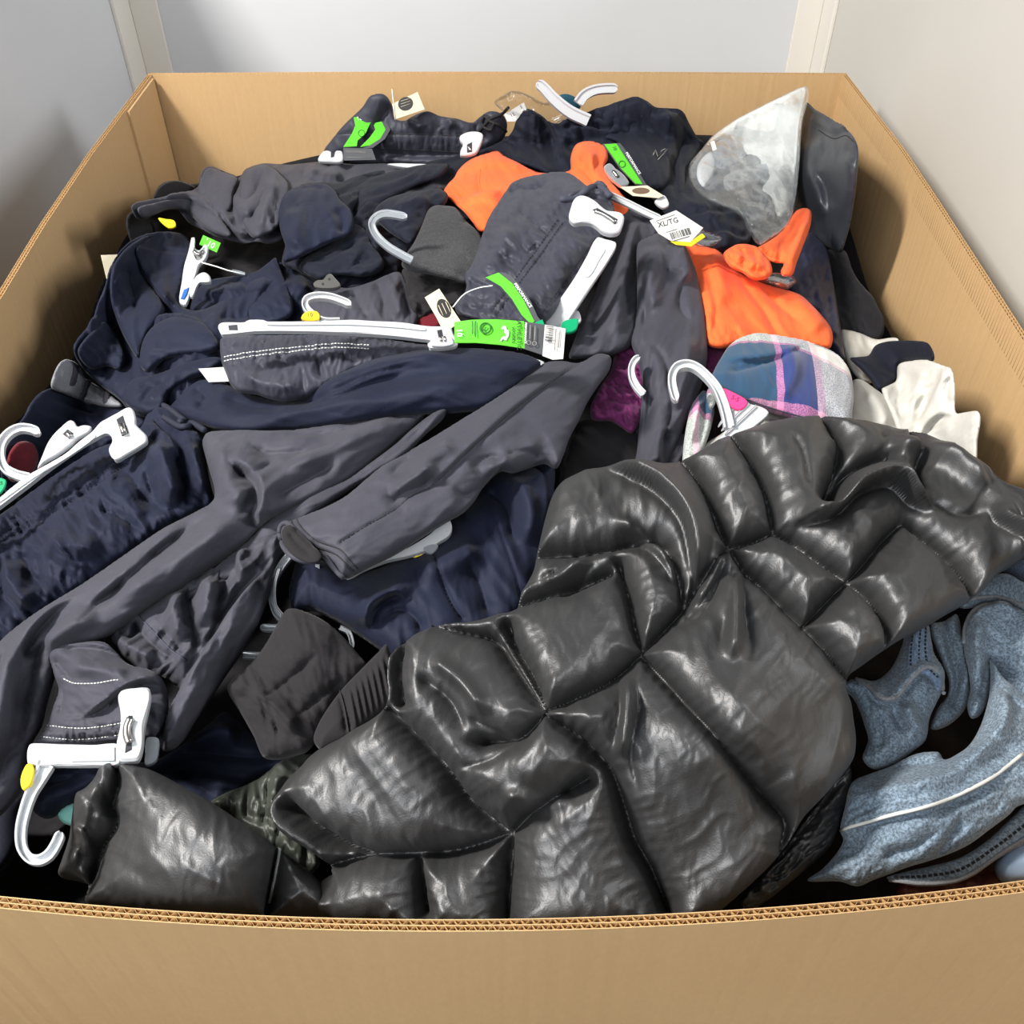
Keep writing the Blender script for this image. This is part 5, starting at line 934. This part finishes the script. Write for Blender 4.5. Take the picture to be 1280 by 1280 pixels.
wst = Sheet([(62, 820), (72, 810), (95, 806), (130, 804), (148, 818), (163, 832), (185, 838), (200, 846), (209, 863), (210, 895), (203, 912), (195, 922), (185, 925), (140, 930), (90, 932), (45, 930), (50, 918), (60, 905), (66, 885), (73, 863), (66, 840)], [(80, 820, .1), (200, 900, .1), (60, 920, .085)], puff=(6, 8, 20, 35), noise=[(2, 60, 18, 10)], T=40,
    st=[('s', 14, 14, [(205, 862), (180, 858), (150, 872), (125, 890), (100, 903)]), ('v', 10, 6, [(68, 822), (80, 840), (95, 855), (98, 862)]), ('v', 8, 5, [(72, 850), (80, 870), (76, 900)]), ('r', 8, 12, [(85, 840), (120, 845), (165, 850)]), ('s', 6, 8, [(165, 833), (140, 818), (100, 812), (70, 818)]), ('l', 1.8, 2, [(60, 908), (100, 914), (140, 910), (165, 905)]), ('l', 1.8, 2, [(52, 922), (95, 926), (140, 922), (170, 918)]), ('g', 3, 10, [(55, 915), (100, 919), (160, 912)], 4), ('v', 7, 5, [(100, 900), (130, 880), (160, 868)])])
wst.build('waistband', GREY, gE.o, step=2.0)
for a in ([(60, 908), (100, 913), (140, 909), (165, 904)], [(52, 922), (95, 926), (140, 922), (168, 917)], [(82, 852), (100, 860), (150, 858)]): stitch(wst, a, THREADW, gE.o, dash=4, rad=0.0003)
ph = Plane(110, 940, .13)
hg = plate('pants_hanger', ph, [(39, 934), (44, 932), (80, 933), (120, 934), (152, 934), (152, 958), (120, 960), (80, 960), (39, 959), (36, 945)], 0.006, PLASTIC, label='white pants hanger at the lower left with hook pointing down', cat='hanger', bev=0.0012)
plate('raised_panel', ph, [(94, 938), (146, 938), (146, 955), (92, 956)], 0.001, PLASTIC, hg, lift=0.006, rounded=False)
cl = plate('clip', ph, [(151, 880), (156, 872), (172, 869), (188, 869), (191, 877), (188, 895), (183, 918), (181, 942), (176, 957), (168, 959), (152, 958), (149, 940), (154, 915), (154, 898)], 0.008, PLASTIC, hg, lift=0.007, bev=0.0016)
plate('clip_slot', ph, [(164, 904, 1), (169, 904, 1), (168, 946, 1), (160, 950, 1)], 0.0003, DARKP, cl, lift=0.0152, rounded=False)
q = smooth([(167, 908), (163, 918), (163, 930), (166, 938)], False); tube('spring', ph.P(q[:, 0], q[:, 1], 0.016), 0.0026, METAL, cl)
plate('clip', ph, [(184, 924), (198, 924), (199, 936), (195, 952), (182, 957), (182, 940)], 0.005, MILKY, hg, lift=-0.002)
hook('hook', None, ph, [(60, 957), (50, 976), (40, 995), (33, 1015), (28, 1038), (29, 1060), (38, 1074), (50, 1077), (62, 1071), (71, 1058), (78, 1042)], [20, 14, 13, 13, 13, 12], th=0.006, parent=hg, mat=plain('frosted_plastic', (190, 194, 198), 0.25, 0.5, trans=0.15))
plate('size_marker', ph, [(36, 960), (43, 959), (46, 968), (41, 985), (32, 991), (29, 978)], 0.006, YELLOW, hg, lift=0.002)
garment('mint_garment', 'scrap of mint green cloth beside the white hook at the lower left', 'clothes', MINT, [(72, 1018), (80, 1008), (96, 1004), (100, 1018), (94, 1032), (78, 1028)], .03, step=2, puff=(3, 4, 6, 10))
nq = garment('knit_shirt', 'navy cloth under the white hanger and grey waistband at the lower left', 'shirt', NAVY,
    [(40, 1010), (48, 985), (55, 968), (80, 958), (120, 952), (160, 955), (199, 948), (222, 935), (244, 920), (262, 905), (280, 890), (300, 900), (325, 928), (345, 945), (378, 944), (400, 948), (385, 965), (333, 972), (300, 992), (275, 1010), (255, 1020), (200, 1000), (150, 985), (120, 990), (90, 1006), (60, 1024)],
    .03, step=2.4, puff=(6, 9, 22, 40), noise=[(3, 90, 24, -20)], T=50, st=[('v', 8, 7, [(210, 950), (250, 945), (300, 950), (360, 950)]), ('r', 9, 12, [(230, 940), (270, 920), (300, 930)]), ('v', 8, 6, [(60, 985), (90, 975), (115, 965)]), ('v', 8, 8, [(215, 965), (250, 985), (270, 1000)])])
garment('navy_garment', 'shadowed navy cloth at the very left lower edge', 'clothes', NAVY2,
    [(-60, 1010), (-10, 1005), (20, 1000), (35, 985), (30, 1020), (22, 1060), (0, 1090), (-60, 1100)], .0, step=3, puff=(6, 9, 16, 30), T=50)
# clear hanger and black sweat cuff
ph = Plane(345, 745, .085)
hg = hook('coat_hanger', 'clear plastic hanger bent between grey pants and black sweater', ph, [(362, 697), (352, 710), (343, 728), (340, 748), (345, 768), (355, 778), (364, 785), (345, 787), (326, 786)], [9, 9, 8, 8, 8], mat=MILKY, th=0.005)
hook('hanger_rib', None, ph, [(350, 716), (345, 735), (346, 760), (356, 775)], 2.5, mat=PLASTIC, th=0.004, parent=hg, lift=0.0045)
hook('coat_hanger', 'clear hanger bar end above the black sweater at the left', Plane(320, 822, .07), [(304, 820), (320, 821), (337, 820)], [9, 8, 7], mat=MILKY, th=0.004)
hook('coat_hanger', 'curved clear hanger edge behind the black sweater', Plane(440, 800, .05), [(425, 786), (436, 792), (440, 804), (441, 812)], 6, mat=MILKY, th=0.004)
bs = garment('black_sweatshirt', 'black sweatshirt sleeve with ribbed cuff next to the puffer jacket', 'sweatshirt', BLACK2,
    [(284, 862), (290, 850), (305, 838), (320, 822), (332, 806), (344, 785), (356, 765), (366, 762), (380, 765), (406, 777), (431, 798), (448, 818), (460, 834), (450, 850), (430, 868), (410, 895), (396, 925), (384, 940), (366, 946), (345, 950), (329, 946), (317, 920), (300, 890)],
    [(300, 860, .085), (440, 830, .085), (350, 930, .08), (380, 800, .1)], step=2.2, puff=(6, 9, 22, 40), noise=[(2.5, 90, 22, 50), (1, 30, 12, 40)], T=50,
    st=[('v', 5, 5, [(325, 880), (355, 860), (400, 820)]), ('v', 8, 6, [(290, 870), (320, 880), (345, 905), (350, 935)]), ('r', 8, 10, [(310, 870), (345, 885), (375, 920)]), ('v', 6, 5, [(370, 900), (395, 880), (430, 850)])])
cfb = Sheet([(392, 925), (398, 905), (410, 885), (427, 862), (450, 838), (472, 816), (483, 806), (490, 825), (495, 848), (501, 870), (480, 892), (458, 908), (440, 922), (420, 932), (402, 938)], .105, puff=(5, 7, 12, 30), noise=[], T=40,
    st=[('v', 6, 3, [(427, 862), (434, 885), (440, 920)]), ('v', 5, 3, [(422, 866), (429, 888), (434, 922)])] + [('r', 2.2, 2.2, [(430+t*6.6, 868-t*6.4), (440+t*6.8, 920-t*5.4)]) for t in range(1, 9)])
cfb.build('ribbed_cuff', BLACK2, bs.o, step=1.4)
stitch(cfb, [(425, 864), (431, 886), (437, 920)], THREADB, bs.o)
# ------------------------------------------------------------------ right: plaid and white shirts
wsr = garment('white_shirt', 'white cotton shirt with pointed sleeves against the right panel', 'shirt', WHITE,
    [(1102, 487), (1110, 482), (1120, 476), (1123, 456), (1140, 451), (1159, 450), (1176, 456), (1190, 462), (1194, 490), (1195, 516), (1208, 515), (1222, 514), (1226, 522), (1222, 550), (1218, 586), (1195, 580), (1172, 570), (1150, 560), (1128, 550), (1115, 520)],
    [(1150, 470, .06), (1210, 550, .06), (1120, 520, .07)], step=2.2, puff=(4, 6, 14, 30), noise=[(2.5, 60, 18, -60)], T=40,
    st=[('s', 10, 14, [(1145, 535), (1158, 510), (1172, 480), (1176, 460)]), ('v', 8, 5, [(1128, 480), (1122, 505), (1128, 530)]), ('s', 8, 12, [(1190, 520), (1170, 525), (1155, 540), (1148, 560)]), ('v', 5, 4, [(1190, 465), (1182, 490), (1180, 515)]), ('r', 5, 8, [(1150, 460), (1145, 490), (1138, 520)])])
garment('white_shirt', 'white cloth peeking above the navy piece at the right', 'shirt', WHITE,
    [(1051, 413), (1062, 413), (1077, 417), (1095, 424), (1120, 422), (1124, 428), (1100, 440), (1085, 455), (1090, 478), (1080, 478), (1068, 468), (1056, 445)], .035, step=2.2, puff=(4, 6, 10, 24), noise=[(2, 40, 14, 50)], T=40)
garment('navy_shirt', 'navy piece of cloth resting on the white shirts at the right', 'shirt', NAVY2,
    [(1062, 448), (1075, 446), (1086, 444), (1094, 432), (1108, 427), (1124, 426), (1145, 426), (1160, 429), (1168, 444), (1166, 452), (1140, 452), (1123, 456), (1118, 476), (1100, 489), (1088, 476), (1076, 462)], .06, step=2.2, puff=(5, 7, 12, 28), noise=[(1.5, 60, 20, 30)], T=35)
wsl = garment('white_shirt', 'white sleeve cloth spread between the plaid shirt and puffer jacket', 'shirt', WHITE,
    [(1064, 478), (1075, 474), (1094, 486), (1108, 497), (1116, 506), (1122, 525), (1126, 545), (1100, 552), (1050, 552), (1000, 550), (960, 556), (920, 568), (880, 580), (878, 560), (905, 540), (935, 522), (956, 512), (985, 520), (1010, 525), (1055, 528)],
    .06, step=2.2, puff=(4, 6, 14, 30), noise=[(1.5, 80, 24, 20)], T=40, st=[('v', 4, 4, [(930, 530), (960, 525), (1000, 535)]), ('r', 5, 8, [(1080, 490), (1100, 515), (1105, 540)]), ('v', 4, 4, [(905, 550), (935, 545), (975, 540)])])
pls = garment('plaid_shirt', 'plaid flannel shirt in blue, green, white and pink on a white hanger', 'shirt', PLAID,
    [(889, 476), (893, 462), (902, 446), (910, 434), (919, 426), (932, 420), (945, 417), (962, 418), (980, 421), (1006, 426), (1025, 432), (1041, 439), (1054, 450), (1063, 466), (1067, 490), (1066, 510), (1062, 530), (1040, 530), (1006, 529), (980, 521), (954, 513), (925, 500), (902, 489)],
    [(900, 470, .09), (980, 440, .1), (1050, 500, .09), (960, 500, .09)], step=2.0, puff=(5, 7, 24, 50), noise=[(1.5, 90, 26, 70)], T=40,
    st=[('v', 5, 5, [(905, 470), (940, 462), (975, 450), (990, 440)]), ('s', 5, 10, [(1010, 430), (995, 440), (975, 450), (940, 455), (905, 455)]), ('v', 4, 4, [(1008, 430), (1040, 445), (1058, 465)]), ('r', 4, 9, [(985, 435), (990, 470), (975, 505)])])
plc = Sheet([(854, 582), (854, 562), (856, 544), (860, 522), (864, 506), (872, 495), (880, 488), (888, 495), (893, 512), (890, 530), (884, 550), (876, 572), (864, 582)], .07, puff=(4, 5, 10, 18), noise=[(1.5, 40, 12, 100)], T=35, st=[('v', 7, 4, [(882, 495), (880, 530), (872, 565)]), ('r', 4, 4, [(874, 500), (868, 530), (862, 560)])])
plc.build('shirt_front', PLAID, pls.o, step=2)
pcl = Sheet([(884, 488), (890, 482), (896, 490), (894, 505), (888, 512), (884, 502)], .1, puff=(3, 4, 4, 8), T=15); pcl.build('collar', PLAID, pls.o, step=1.8)
ph = Plane(905, 510, .125)
hg = plate('coat_hanger', ph, [(897, 491), (908, 498), (919, 505), (935, 508), (953, 513), (960, 520), (945, 535), (927, 550), (905, 563), (890, 572), (872, 578), (885, 562), (900, 550), (906, 540), (904, 525), (899, 510)], 0.006, PLASTIC, label='white coat hanger in the plaid shirt with large hook and pink marker', cat='hanger', bev=0.001)
for k in range(3): hook('hanger_rib', None, ph, [(944-k*9, 512-k*3), (925-k*8, 530-k*4), (905-k*4, 548-k*5)], 2.6, th=0.002, parent=hg, lift=0.006)
hook('hook', None, ph, [(910, 540), (907, 525), (902, 508), (895, 492), (884, 478), (870, 466), (858, 462), (846, 465), (840, 475), (840, 488), (845, 507)], [13, 12, 11, 10, 10, 10, 10, 10], th=0.007, parent=hg, lift=0.004)
plate('size_marker', ph, [(902, 492), (914, 496), (933, 508), (925, 518), (910, 513)], 0.003, PINK, hg, lift=0.0065)
text('lettering', 'S-5', ph, 912, 505, 926, 511, 5.5, MAROON, hg, 0.0098)
stitch(pls, [(893, 480), (930, 499), (960, 511), (1005, 524)], THREADG, pls.o)
# ------------------------------------------------------------------ jeans and what lies under them
garment('leather_bag', 'brown leather item in the lower right corner under the jeans', 'bag', LEATHER,
    [(1120, 1112), (1130, 1100), (1160, 1098), (1190, 1096), (1215, 1082), (1245, 1078), (1262, 1090), (1265, 1120), (1200, 1135), (1130, 1130)], .0, step=2.6, puff=(5, 8, 14, 24), noise=[(2, 30, 12, 10)], T=40)
garment('blue_ball', 'pale blue smooth rounded object at the right front corner', 'ball', PALEBLUE,
    [(1243, 1085), (1250, 1066), (1268, 1052), (1290, 1045), (1320, 1050), (1335, 1075), (1320, 1100), (1280, 1106), (1252, 1102)], .02, step=2.6, puff=(10, 14, 24, 40), T=40)
jn = garment('blue_jeans', 'washed light blue jeans crumpled at the right beside the puffer jacket', 'jeans', DENIM,
    [(1009, 1101), (1028, 1086), (1046, 1066), (1054, 1050), (1050, 1038), (1056, 1010), (1065, 978), (1085, 968), (1110, 959), (1140, 944), (1160, 940), (1174, 941), (1180, 950), (1198, 942), (1211, 932), (1222, 915), (1230, 895), (1237, 865), (1238, 838), (1236, 818), (1248, 840), (1265, 858), (1300, 885), (1345, 915), (1345, 990), (1300, 1000), (1272, 1008), (1262, 1018), (1237, 1037), (1211, 1056), (1185, 1068), (1159, 1077), (1135, 1084), (1114, 1092), (1092, 1100), (1072, 1108), (1050, 1102)],
    [(1020, 1095, .03), (1080, 990, .05), (1150, 1020, .075), (1240, 900, .075), (1280, 960, .07), (1060, 1090, .04)], step=2.0, puff=(4, 8, 24, 45), noise=[(2.0, 90, 26, -30), (1.2, 30, 12, -30)], T=60,
    st=[('s', 7, 20, [(1270, 950), (1230, 982), (1170, 1010), (1110, 1026), (1050, 1040)]), ('v', 7, 6, [(1160, 1078), (1180, 1058), (1195, 1035), (1200, 1020)]), ('r', 9, 12, [(1060, 1010), (1120, 990), (1180, 975), (1225, 940), (1250, 900)]), ('v', 6, 6, [(1100, 1075), (1140, 1060), (1175, 1040)]), ('v', 7, 6, [(1238, 835), (1250, 870), (1285, 900)]), ('r', 8, 10, [(1246, 860), (1250, 900), (1240, 935)]), ('v', 5, 5, [(1110, 965), (1140, 958), (1170, 958)])])
j1 = Sheet([(1048, 862), (1061, 851), (1076, 848), (1092, 852), (1110, 840), (1120, 825), (1127, 808), (1133, 790), (1146, 784), (1160, 782), (1164, 800), (1168, 820), (1179, 840), (1179, 860), (1170, 880), (1162, 898), (1157, 925), (1140, 940), (1122, 953), (1110, 959), (1094, 962), (1084, 957), (1078, 947), (1085, 925), (1080, 905), (1074, 888), (1064, 870)], .045, puff=(4, 8, 22, 34), noise=[(1.5, 60, 20, 70)], T=60,
    st=[('s', 12, 16, [(1178, 872), (1172, 852), (1155, 843), (1140, 852), (1128, 866), (1115, 880), (1100, 880), (1086, 866), (1070, 853)]), ('v', 8, 6, [(1112, 885), (1122, 905), (1135, 918)]), ('r', 8, 8, [(1130, 880), (1135, 900), (1150, 920)]), ('v', 6, 5, [(1092, 890), (1102, 915), (1098, 940)])])
j1.build('front_panel', DENIM, jn.o, step=2)
j2 = Sheet([(1162, 782), (1180, 776), (1196, 768), (1202, 790), (1205, 820), (1212, 850), (1213, 870), (1204, 890), (1188, 905), (1172, 912), (1163, 910), (1172, 885), (1184, 870), (1186, 850), (1176, 825)], .03, puff=(4, 6, 14, 16), noise=[], T=50, st=[('V', 14, 5, [(1180, 780), (1188, 815), (1196, 850), (1190, 880)]), ('r', 6, 4, [(1200, 790), (1206, 830), (1206, 865)])])
j2.build('inner_leg', DENIM, jn.o, step=2)
j3 = Sheet([(1205, 815), (1204, 795), (1207, 778), (1217, 762), (1232, 755), (1250, 753), (1266, 757), (1290, 770), (1345, 795), (1345, 940), (1300, 915), (1265, 880), (1250, 855), (1240, 838), (1238, 860), (1234, 880), (1224, 895), (1214, 898), (1209, 882), (1213, 862), (1210, 838)], .055, puff=(4, 8, 22, 36), noise=[(1.5, 70, 22, 60)], T=60,
    st=[('v', 10, 6, [(1213, 812), (1228, 818), (1238, 826), (1262, 842), (1290, 860)]), ('s', 8, 10, [(1206, 795), (1212, 776), (1226, 764), (1250, 758), (1275, 768)]), ('r', 7, 9, [(1222, 775), (1220, 810), (1224, 850)]), ('v', 6, 5, [(1234, 830), (1228, 855), (1224, 880)])])
j3.build('trouser_leg', DENIM, jn.o, step=2)
j4 = Sheet([(1200, 760), (1213, 748), (1225, 733), (1238, 722), (1250, 717), (1262, 718), (1280, 728), (1335, 748), (1340, 790), (1290, 775), (1262, 758), (1235, 754), (1215, 760)], .05, puff=(4, 6, 12, 18), noise=[(1, 40, 12, 30)], T=40)
j4.build('waistband', DENIM, jn.o, step=2)
for sh_, a in ((j1, [(1070, 851), (1086, 864), (1100, 878), (1115, 878), (1128, 864), (1140, 850), (1155, 841), (1172, 850), (1178, 868)]), (j3, [(1205, 806), (1206, 786), (1215, 767), (1232, 758), (1262, 760)]), (j4, [(1208, 752), (1240, 748), (1262, 752), (1290, 765)])):
    q = smooth(a, False, 8); tube('seam', sh_.P(q[:, 0], q[:, 1], 0.0008), 0.0016, STRIPE, jn.o, sides=6)
q = smooth([(1052, 1039), (1110, 1024), (1170, 1008), (1230, 980), (1272, 948)], False, 8); tube('seam', jn.P(q[:, 0], q[:, 1], 0.0006), 0.0012, THREADW, jn.o, sides=6)
fly = Sheet([(1133, 845), (1134, 820), (1137, 800), (1143, 787), (1156, 783), (1161, 800), (1165, 825), (1176, 840), (1178, 856), (1172, 866), (1163, 850), (1150, 843)], .068, puff=(3, 4, 4, 12), noise=[], T=12,
    st=[('l', 1.5, 2, [(1142, 790), (1139, 815), (1140, 845)]), ('l', 1.5, 2, [(1150, 786), (1148, 815), (1150, 843)])]); fly.build('fly_placket', DENIMD, jn.o, step=1.8)
for a in ([(1141, 790), (1138, 818), (1138, 843)], [(1150, 787), (1148, 815), (1149, 842)], [(1157, 785), (1156, 812), (1160, 835), (1174, 850)]): stitch(fly, a, THREADB, jn.o, dash=5, rad=0.0007)
hm = Sheet([(1108, 1097), (1130, 1090), (1165, 1082), (1200, 1072), (1232, 1052), (1262, 1024), (1290, 1000), (1335, 985), (1335, 1015), (1295, 1050), (1250, 1072), (1215, 1096), (1190, 1105), (1150, 1108), (1122, 1103)], .04, puff=(4, 5, 8, 12), noise=[(0.6, 30, 12, -25)], T=30)
hm.build('trouser_hem', DENIM, jn.o, step=2)
stitch(hm, [(1118, 1098), (1160, 1096), (1200, 1088), (1238, 1064), (1290, 1025)], THREADB, jn.o, dash=7, rad=0.0009)
q = smooth([(1112, 1100), (1150, 1105), (1190, 1102), (1215, 1092), (1250, 1068), (1295, 1040)], False, 8); tube('seam', hm.P(q[:, 0], q[:, 1], 0.001), 0.0014, STRIPE, jn.o, sides=6)
garment('blue_jeans', 'sliver of dark blue denim at the right edge above the crumpled jeans', 'jeans', DENIMD, [(1252, 712), (1265, 700), (1285, 690), (1330, 700), (1330, 760), (1290, 745), (1270, 725)], .02, step=2.4, puff=(4, 6, 10, 20), T=40)
# ------------------------------------------------------------------ the puffer jacket
SEAMS = [
 [(500, 888), (530, 918), (567, 956), (600, 1000), (644, 1036)], [(389, 1005), (415, 1028), (443, 1046), (482, 1062)], [(646, 1037), (610, 1050), (572, 1059), (480, 1064), (430, 1075)],
 [(649, 1036), (670, 1015), (696, 997), (740, 971)], [(685, 895), (710, 910), (732, 925), (755, 948), (768, 966), (782, 1005), (794, 1044), (814, 1080), (840, 1145)],
 [(644, 790), (650, 812), (672, 850), (690, 890)], [(546, 786), (590, 798), (629, 809), (648, 834), (672, 870), (687, 892)], [(518, 800), (514, 840), (517, 882)],
 [(688, 892), (720, 878), (753, 863), (780, 845), (800, 826)], [(800, 824), (830, 855), (856, 884), (890, 920), (918, 956), (950, 995), (974, 1023), (969, 1060)],
 [(690, 892), (672, 912), (655, 925), (620, 928)], [(649, 1038), (646, 1080), (642, 1150)], [(538, 1064), (542, 1095), (546, 1130)],
 [(910, 555), (926, 580), (940, 605), (952, 635), (960, 678)], [(1018, 530), (1030, 555), (1040, 572), (1036, 600), (1024, 640)], [(1127, 550), (1133, 575), (1132, 595), (1128, 628)],
 [(850, 590), (872, 620), (885, 650), (900, 685), (922, 720)], [(960, 678), (985, 690), (1015, 712), (1045, 733), (1072, 755), (1092, 785), (1097, 815)], [(1112, 668), (1090, 690), (1065, 720), (1030, 755), (995, 792)],
 [(1118, 668), (1145, 688), (1172, 712), (1190, 735), (1200, 758)], [(922, 722), (950, 745), (990, 785), (1020, 815), (1048, 852)], [(676, 705), (720, 704), (768, 698)], [(776, 718), (788, 760), (795, 795), (803, 822)],
 [(646, 768), (685, 755), (720, 745), (765, 728)], [(803, 822), (830, 795), (856, 765), (880, 730), (902, 700), (925, 692), (960, 678)],
 [(768, 698), (800, 690), (830, 700), (848, 740), (852, 770)]]
jk_out = [(355, 1010), (362, 990), (378, 968), (395, 950), (402, 942), (418, 930), (445, 915), (478, 896), (494, 880), (494, 850), (497, 826), (515, 805), (545, 788), (572, 782), (600, 779), (630, 770), (648, 766), (655, 745), (668, 722), (673, 700), (680, 668), (690, 632), (703, 612), (720, 601), (742, 594), (780, 590), (815, 592), (842, 590), (860, 580), (880, 567), (900, 557), (920, 549), (965, 535), (1010, 530), (1040, 531), (1070, 535), (1120, 545), (1150, 553), (1172, 563), (1192, 572), (1207, 580), (1225, 595), (1240, 608), (1262, 620), (1285, 632), (1325, 650), (1330, 690), (1300, 700), (1277, 700), (1258, 712), (1240, 722), (1222, 742), (1205, 756), (1180, 770), (1155, 785), (1125, 800), (1100, 816), (1075, 834), (1056, 848), (1052, 862), (1058, 880), (1062, 905), (1064, 930), (1060, 950), (1045, 972), (1031, 988), (1015, 1005), (1001, 1020), (985, 1045), (975, 1060), (956, 1082), (922, 1114), (890, 1140), (860, 1152), (760, 1158), (650, 1160), (560, 1156), (500, 1148), (460, 1150), (420, 1138), (405, 1120), (402, 1105), (410, 1096), (430, 1085), (410, 1066), (385, 1050), (371, 1040), (360, 1026)]
jk = Sheet(jk_out, [(380, 1000, .07), (520, 830, .12), (700, 620, .1), (900, 600, .11), (1100, 560, .1), (1280, 650, .1), (1080, 800, .11), (1040, 930, .08), (900, 900, .13), (700, 900, .13), (600, 1100, .05), (850, 1120, .05), (420, 1120, .04), (970, 1060, .06)],
    puff=(8, 10, 38, 48), noise=[(2.0, 120, 46, 65, .0006), (1.0, 64, 24, 120, .0006), (0.4, 30, 10, 80, .001)], T=60, seams=SEAMS,
    st=[('s', 22, 26, [(868, 760), (862, 715), (850, 670), (820, 635), (785, 615), (755, 604)]), ('v', 14, 6, [(848, 770), (868, 740), (885, 700), (882, 655)]), ('r', 9, 6, [(862, 770), (882, 740), (898, 700)]), ('v', 10, 4, [(828, 805), (868, 772), (890, 735), (905, 705)]), ('r', 10, 7, [(765, 670), (800, 685), (830, 710), (848, 750)]), ('v', 12, 5, [(770, 680), (800, 695), (830, 725), (842, 752)]),
        ('V', 34, 10, [(1025, 645), (1032, 628), (1045, 610), (1070, 596), (1095, 590)]), ('s', 26, 20, [(1150, 660), (1120, 645), (1095, 625), (1060, 632), (1035, 655), (1010, 668), (975, 672)]), ('v', 22, 8, [(1128, 640), (1155, 652), (1175, 662), (1210, 660)]), ('r', 14, 12, [(1085, 590), (1120, 580), (1170, 600), (1205, 640)]), ('v', 10, 7, [(1080, 570), (1105, 562), (1125, 565)]), ('s', 14, 12, [(1280, 690), (1250, 685), (1222, 672), (1205, 655)]), ('v', 12, 6, [(1215, 600), (1240, 630), (1262, 660)]), ('v', 10, 5, [(1232, 670), (1250, 665), (1275, 668)]),
        ('v', 14, 6, [(775, 850), (778, 890), (768, 940)]), ('r', 10, 6, [(788, 850), (786, 900), (780, 950)]), ('v', 10, 5, [(795, 850), (800, 890), (790, 940), (800, 990)]), ('v', 12, 5, [(925, 720), (922, 770), (930, 830)]), ('r', 12, 9, [(905, 730), (908, 780), (905, 840)]), ('v', 8, 5, [(900, 710), (880, 770), (845, 800)]), ('v', 8, 5, [(912, 715), (900, 780), (890, 830)]),
        ('r', 8, 10, [(640, 985), (690, 1000), (720, 985)]), ('v', 8, 6, [(590, 960), (625, 950), (655, 930)]), ('v', 7, 5, [(600, 900), (630, 915), (650, 925)]), ('r', 8, 8, [(560, 830), (600, 860), (630, 900)]), ('v', 7, 8, [(540, 850), (580, 880), (600, 920)]),
        ('v', 6, 5, [(975, 560), (990, 590), (1000, 640)]), ('v', 9, 5, [(690, 760), (720, 750), (745, 720), (770, 712)]), ('v', 9, 5, [(650, 745), (690, 735), (720, 715), (735, 700)]), ('r', 7, 5, [(680, 745), (710, 735), (740, 712)])])
jo = jk.build('puffer_jacket', SATIN, step=2.2, label='large grey shiny quilted puffer jacket sprawled over the front right of the heap', cat='jacket'); jk.o = jo
for sdef in SEAMS[:2]+SEAMS[4:7]+[SEAMS[8], SEAMS[9]]+SEAMS[13:16]+SEAMS[17:20]:
    stitch(jk, sdef, THREADB, jo, dash=5, rad=0.0006, lift=0.0006)
sv = Sheet([(120, 976), (126, 964), (136, 957), (150, 957), (172, 960), (195, 967), (228, 984), (262, 1003), (300, 1028), (345, 1060), (370, 1078), (392, 1095), (406, 1120), (410, 1148), (330, 1150), (240, 1145), (150, 1138), (108, 1128), (112, 1108), (98, 1102), (76, 1096), (80, 1076), (88, 1052), (92, 1025), (98, 995), (110, 988)],
    [(130, 970, .1), (100, 1090, .06), (250, 1050, .1), (400, 1130, .045)], puff=(8, 10, 40, 60), noise=[(2.2, 90, 32, 60, .0006), (0.8, 40, 14, 100, .001)], T=60, seams=[[(345, 1058), (338, 1095), (330, 1145)], [(148, 957), (152, 985), (146, 1010), (150, 1035), (135, 1060), (125, 1090), (110, 1125)]],
    st=[('v', 8, 4, [(125, 975), (138, 1000), (142, 1030)]), ('v', 8, 4, [(108, 1000), (125, 1020), (120, 1050)]), ('r', 6, 4, [(100, 1040), (115, 1050), (122, 1075)]), ('v', 7, 4, [(95, 1060), (112, 1072), (105, 1095)])])
sv.build('sleeve', SATIN, jo, step=2.2)
q = smooth([(347, 1062), (342, 1090), (334, 1130)], False); tube('piping', sv.P(q[:, 0], q[:, 1], 0.001), 0.0012, PLASTIC, jo, sides=5)
ln_ = Sheet([(262, 1005), (280, 992), (300, 984), (325, 972), (345, 955), (365, 946), (398, 944), (392, 962), (375, 985), (360, 1008), (366, 1035), (385, 1055), (400, 1080), (380, 1095), (350, 1072), (300, 1032)], .04, puff=(5, 7, 14, 26), noise=[(4, 40, 14, 70)], T=40, st=[('v', 12, 6, [(330, 975), (335, 1000), (325, 1040)]), ('r', 8, 7, [(350, 965), (345, 995), (335, 1025)])])
ln_.build('lining', LINING, jo, step=2.4)
fp = Sheet([(1055, 945), (1063, 955), (1064, 985), (1056, 1010), (1046, 1040), (1035, 1062), (1010, 1085), (985, 1105), (960, 1125), (935, 1138), (925, 1125), (945, 1100), (970, 1072), (990, 1045), (1010, 1018), (1035, 985)], .035, puff=(5, 7, 16, 20), noise=[(4, 40, 10, -50), (2, 16, 6, -40)], T=40, st=[('v', 8, 4, [(1050, 970), (1025, 1010), (995, 1050), (960, 1095)])])
fp.build('hem_flap', SATIN, jo, step=2)
# ------------------------------------------------------------------ groups of alike things
GROUPS = {'hanger': 'plastic hangers in the heap', 'tag': 'tags on the garments', 'sock': 'socks in the clear bag', 'pants': 'pants in the heap', 'shirt': 'shirts in the heap', 'clip': 'loose plastic clips and markers', 'bag': None}
for o in list(bpy.data.objects):
    if o.parent is None and o.get('category') and GROUPS.get(o['category']): o['group'] = GROUPS[o['category']]
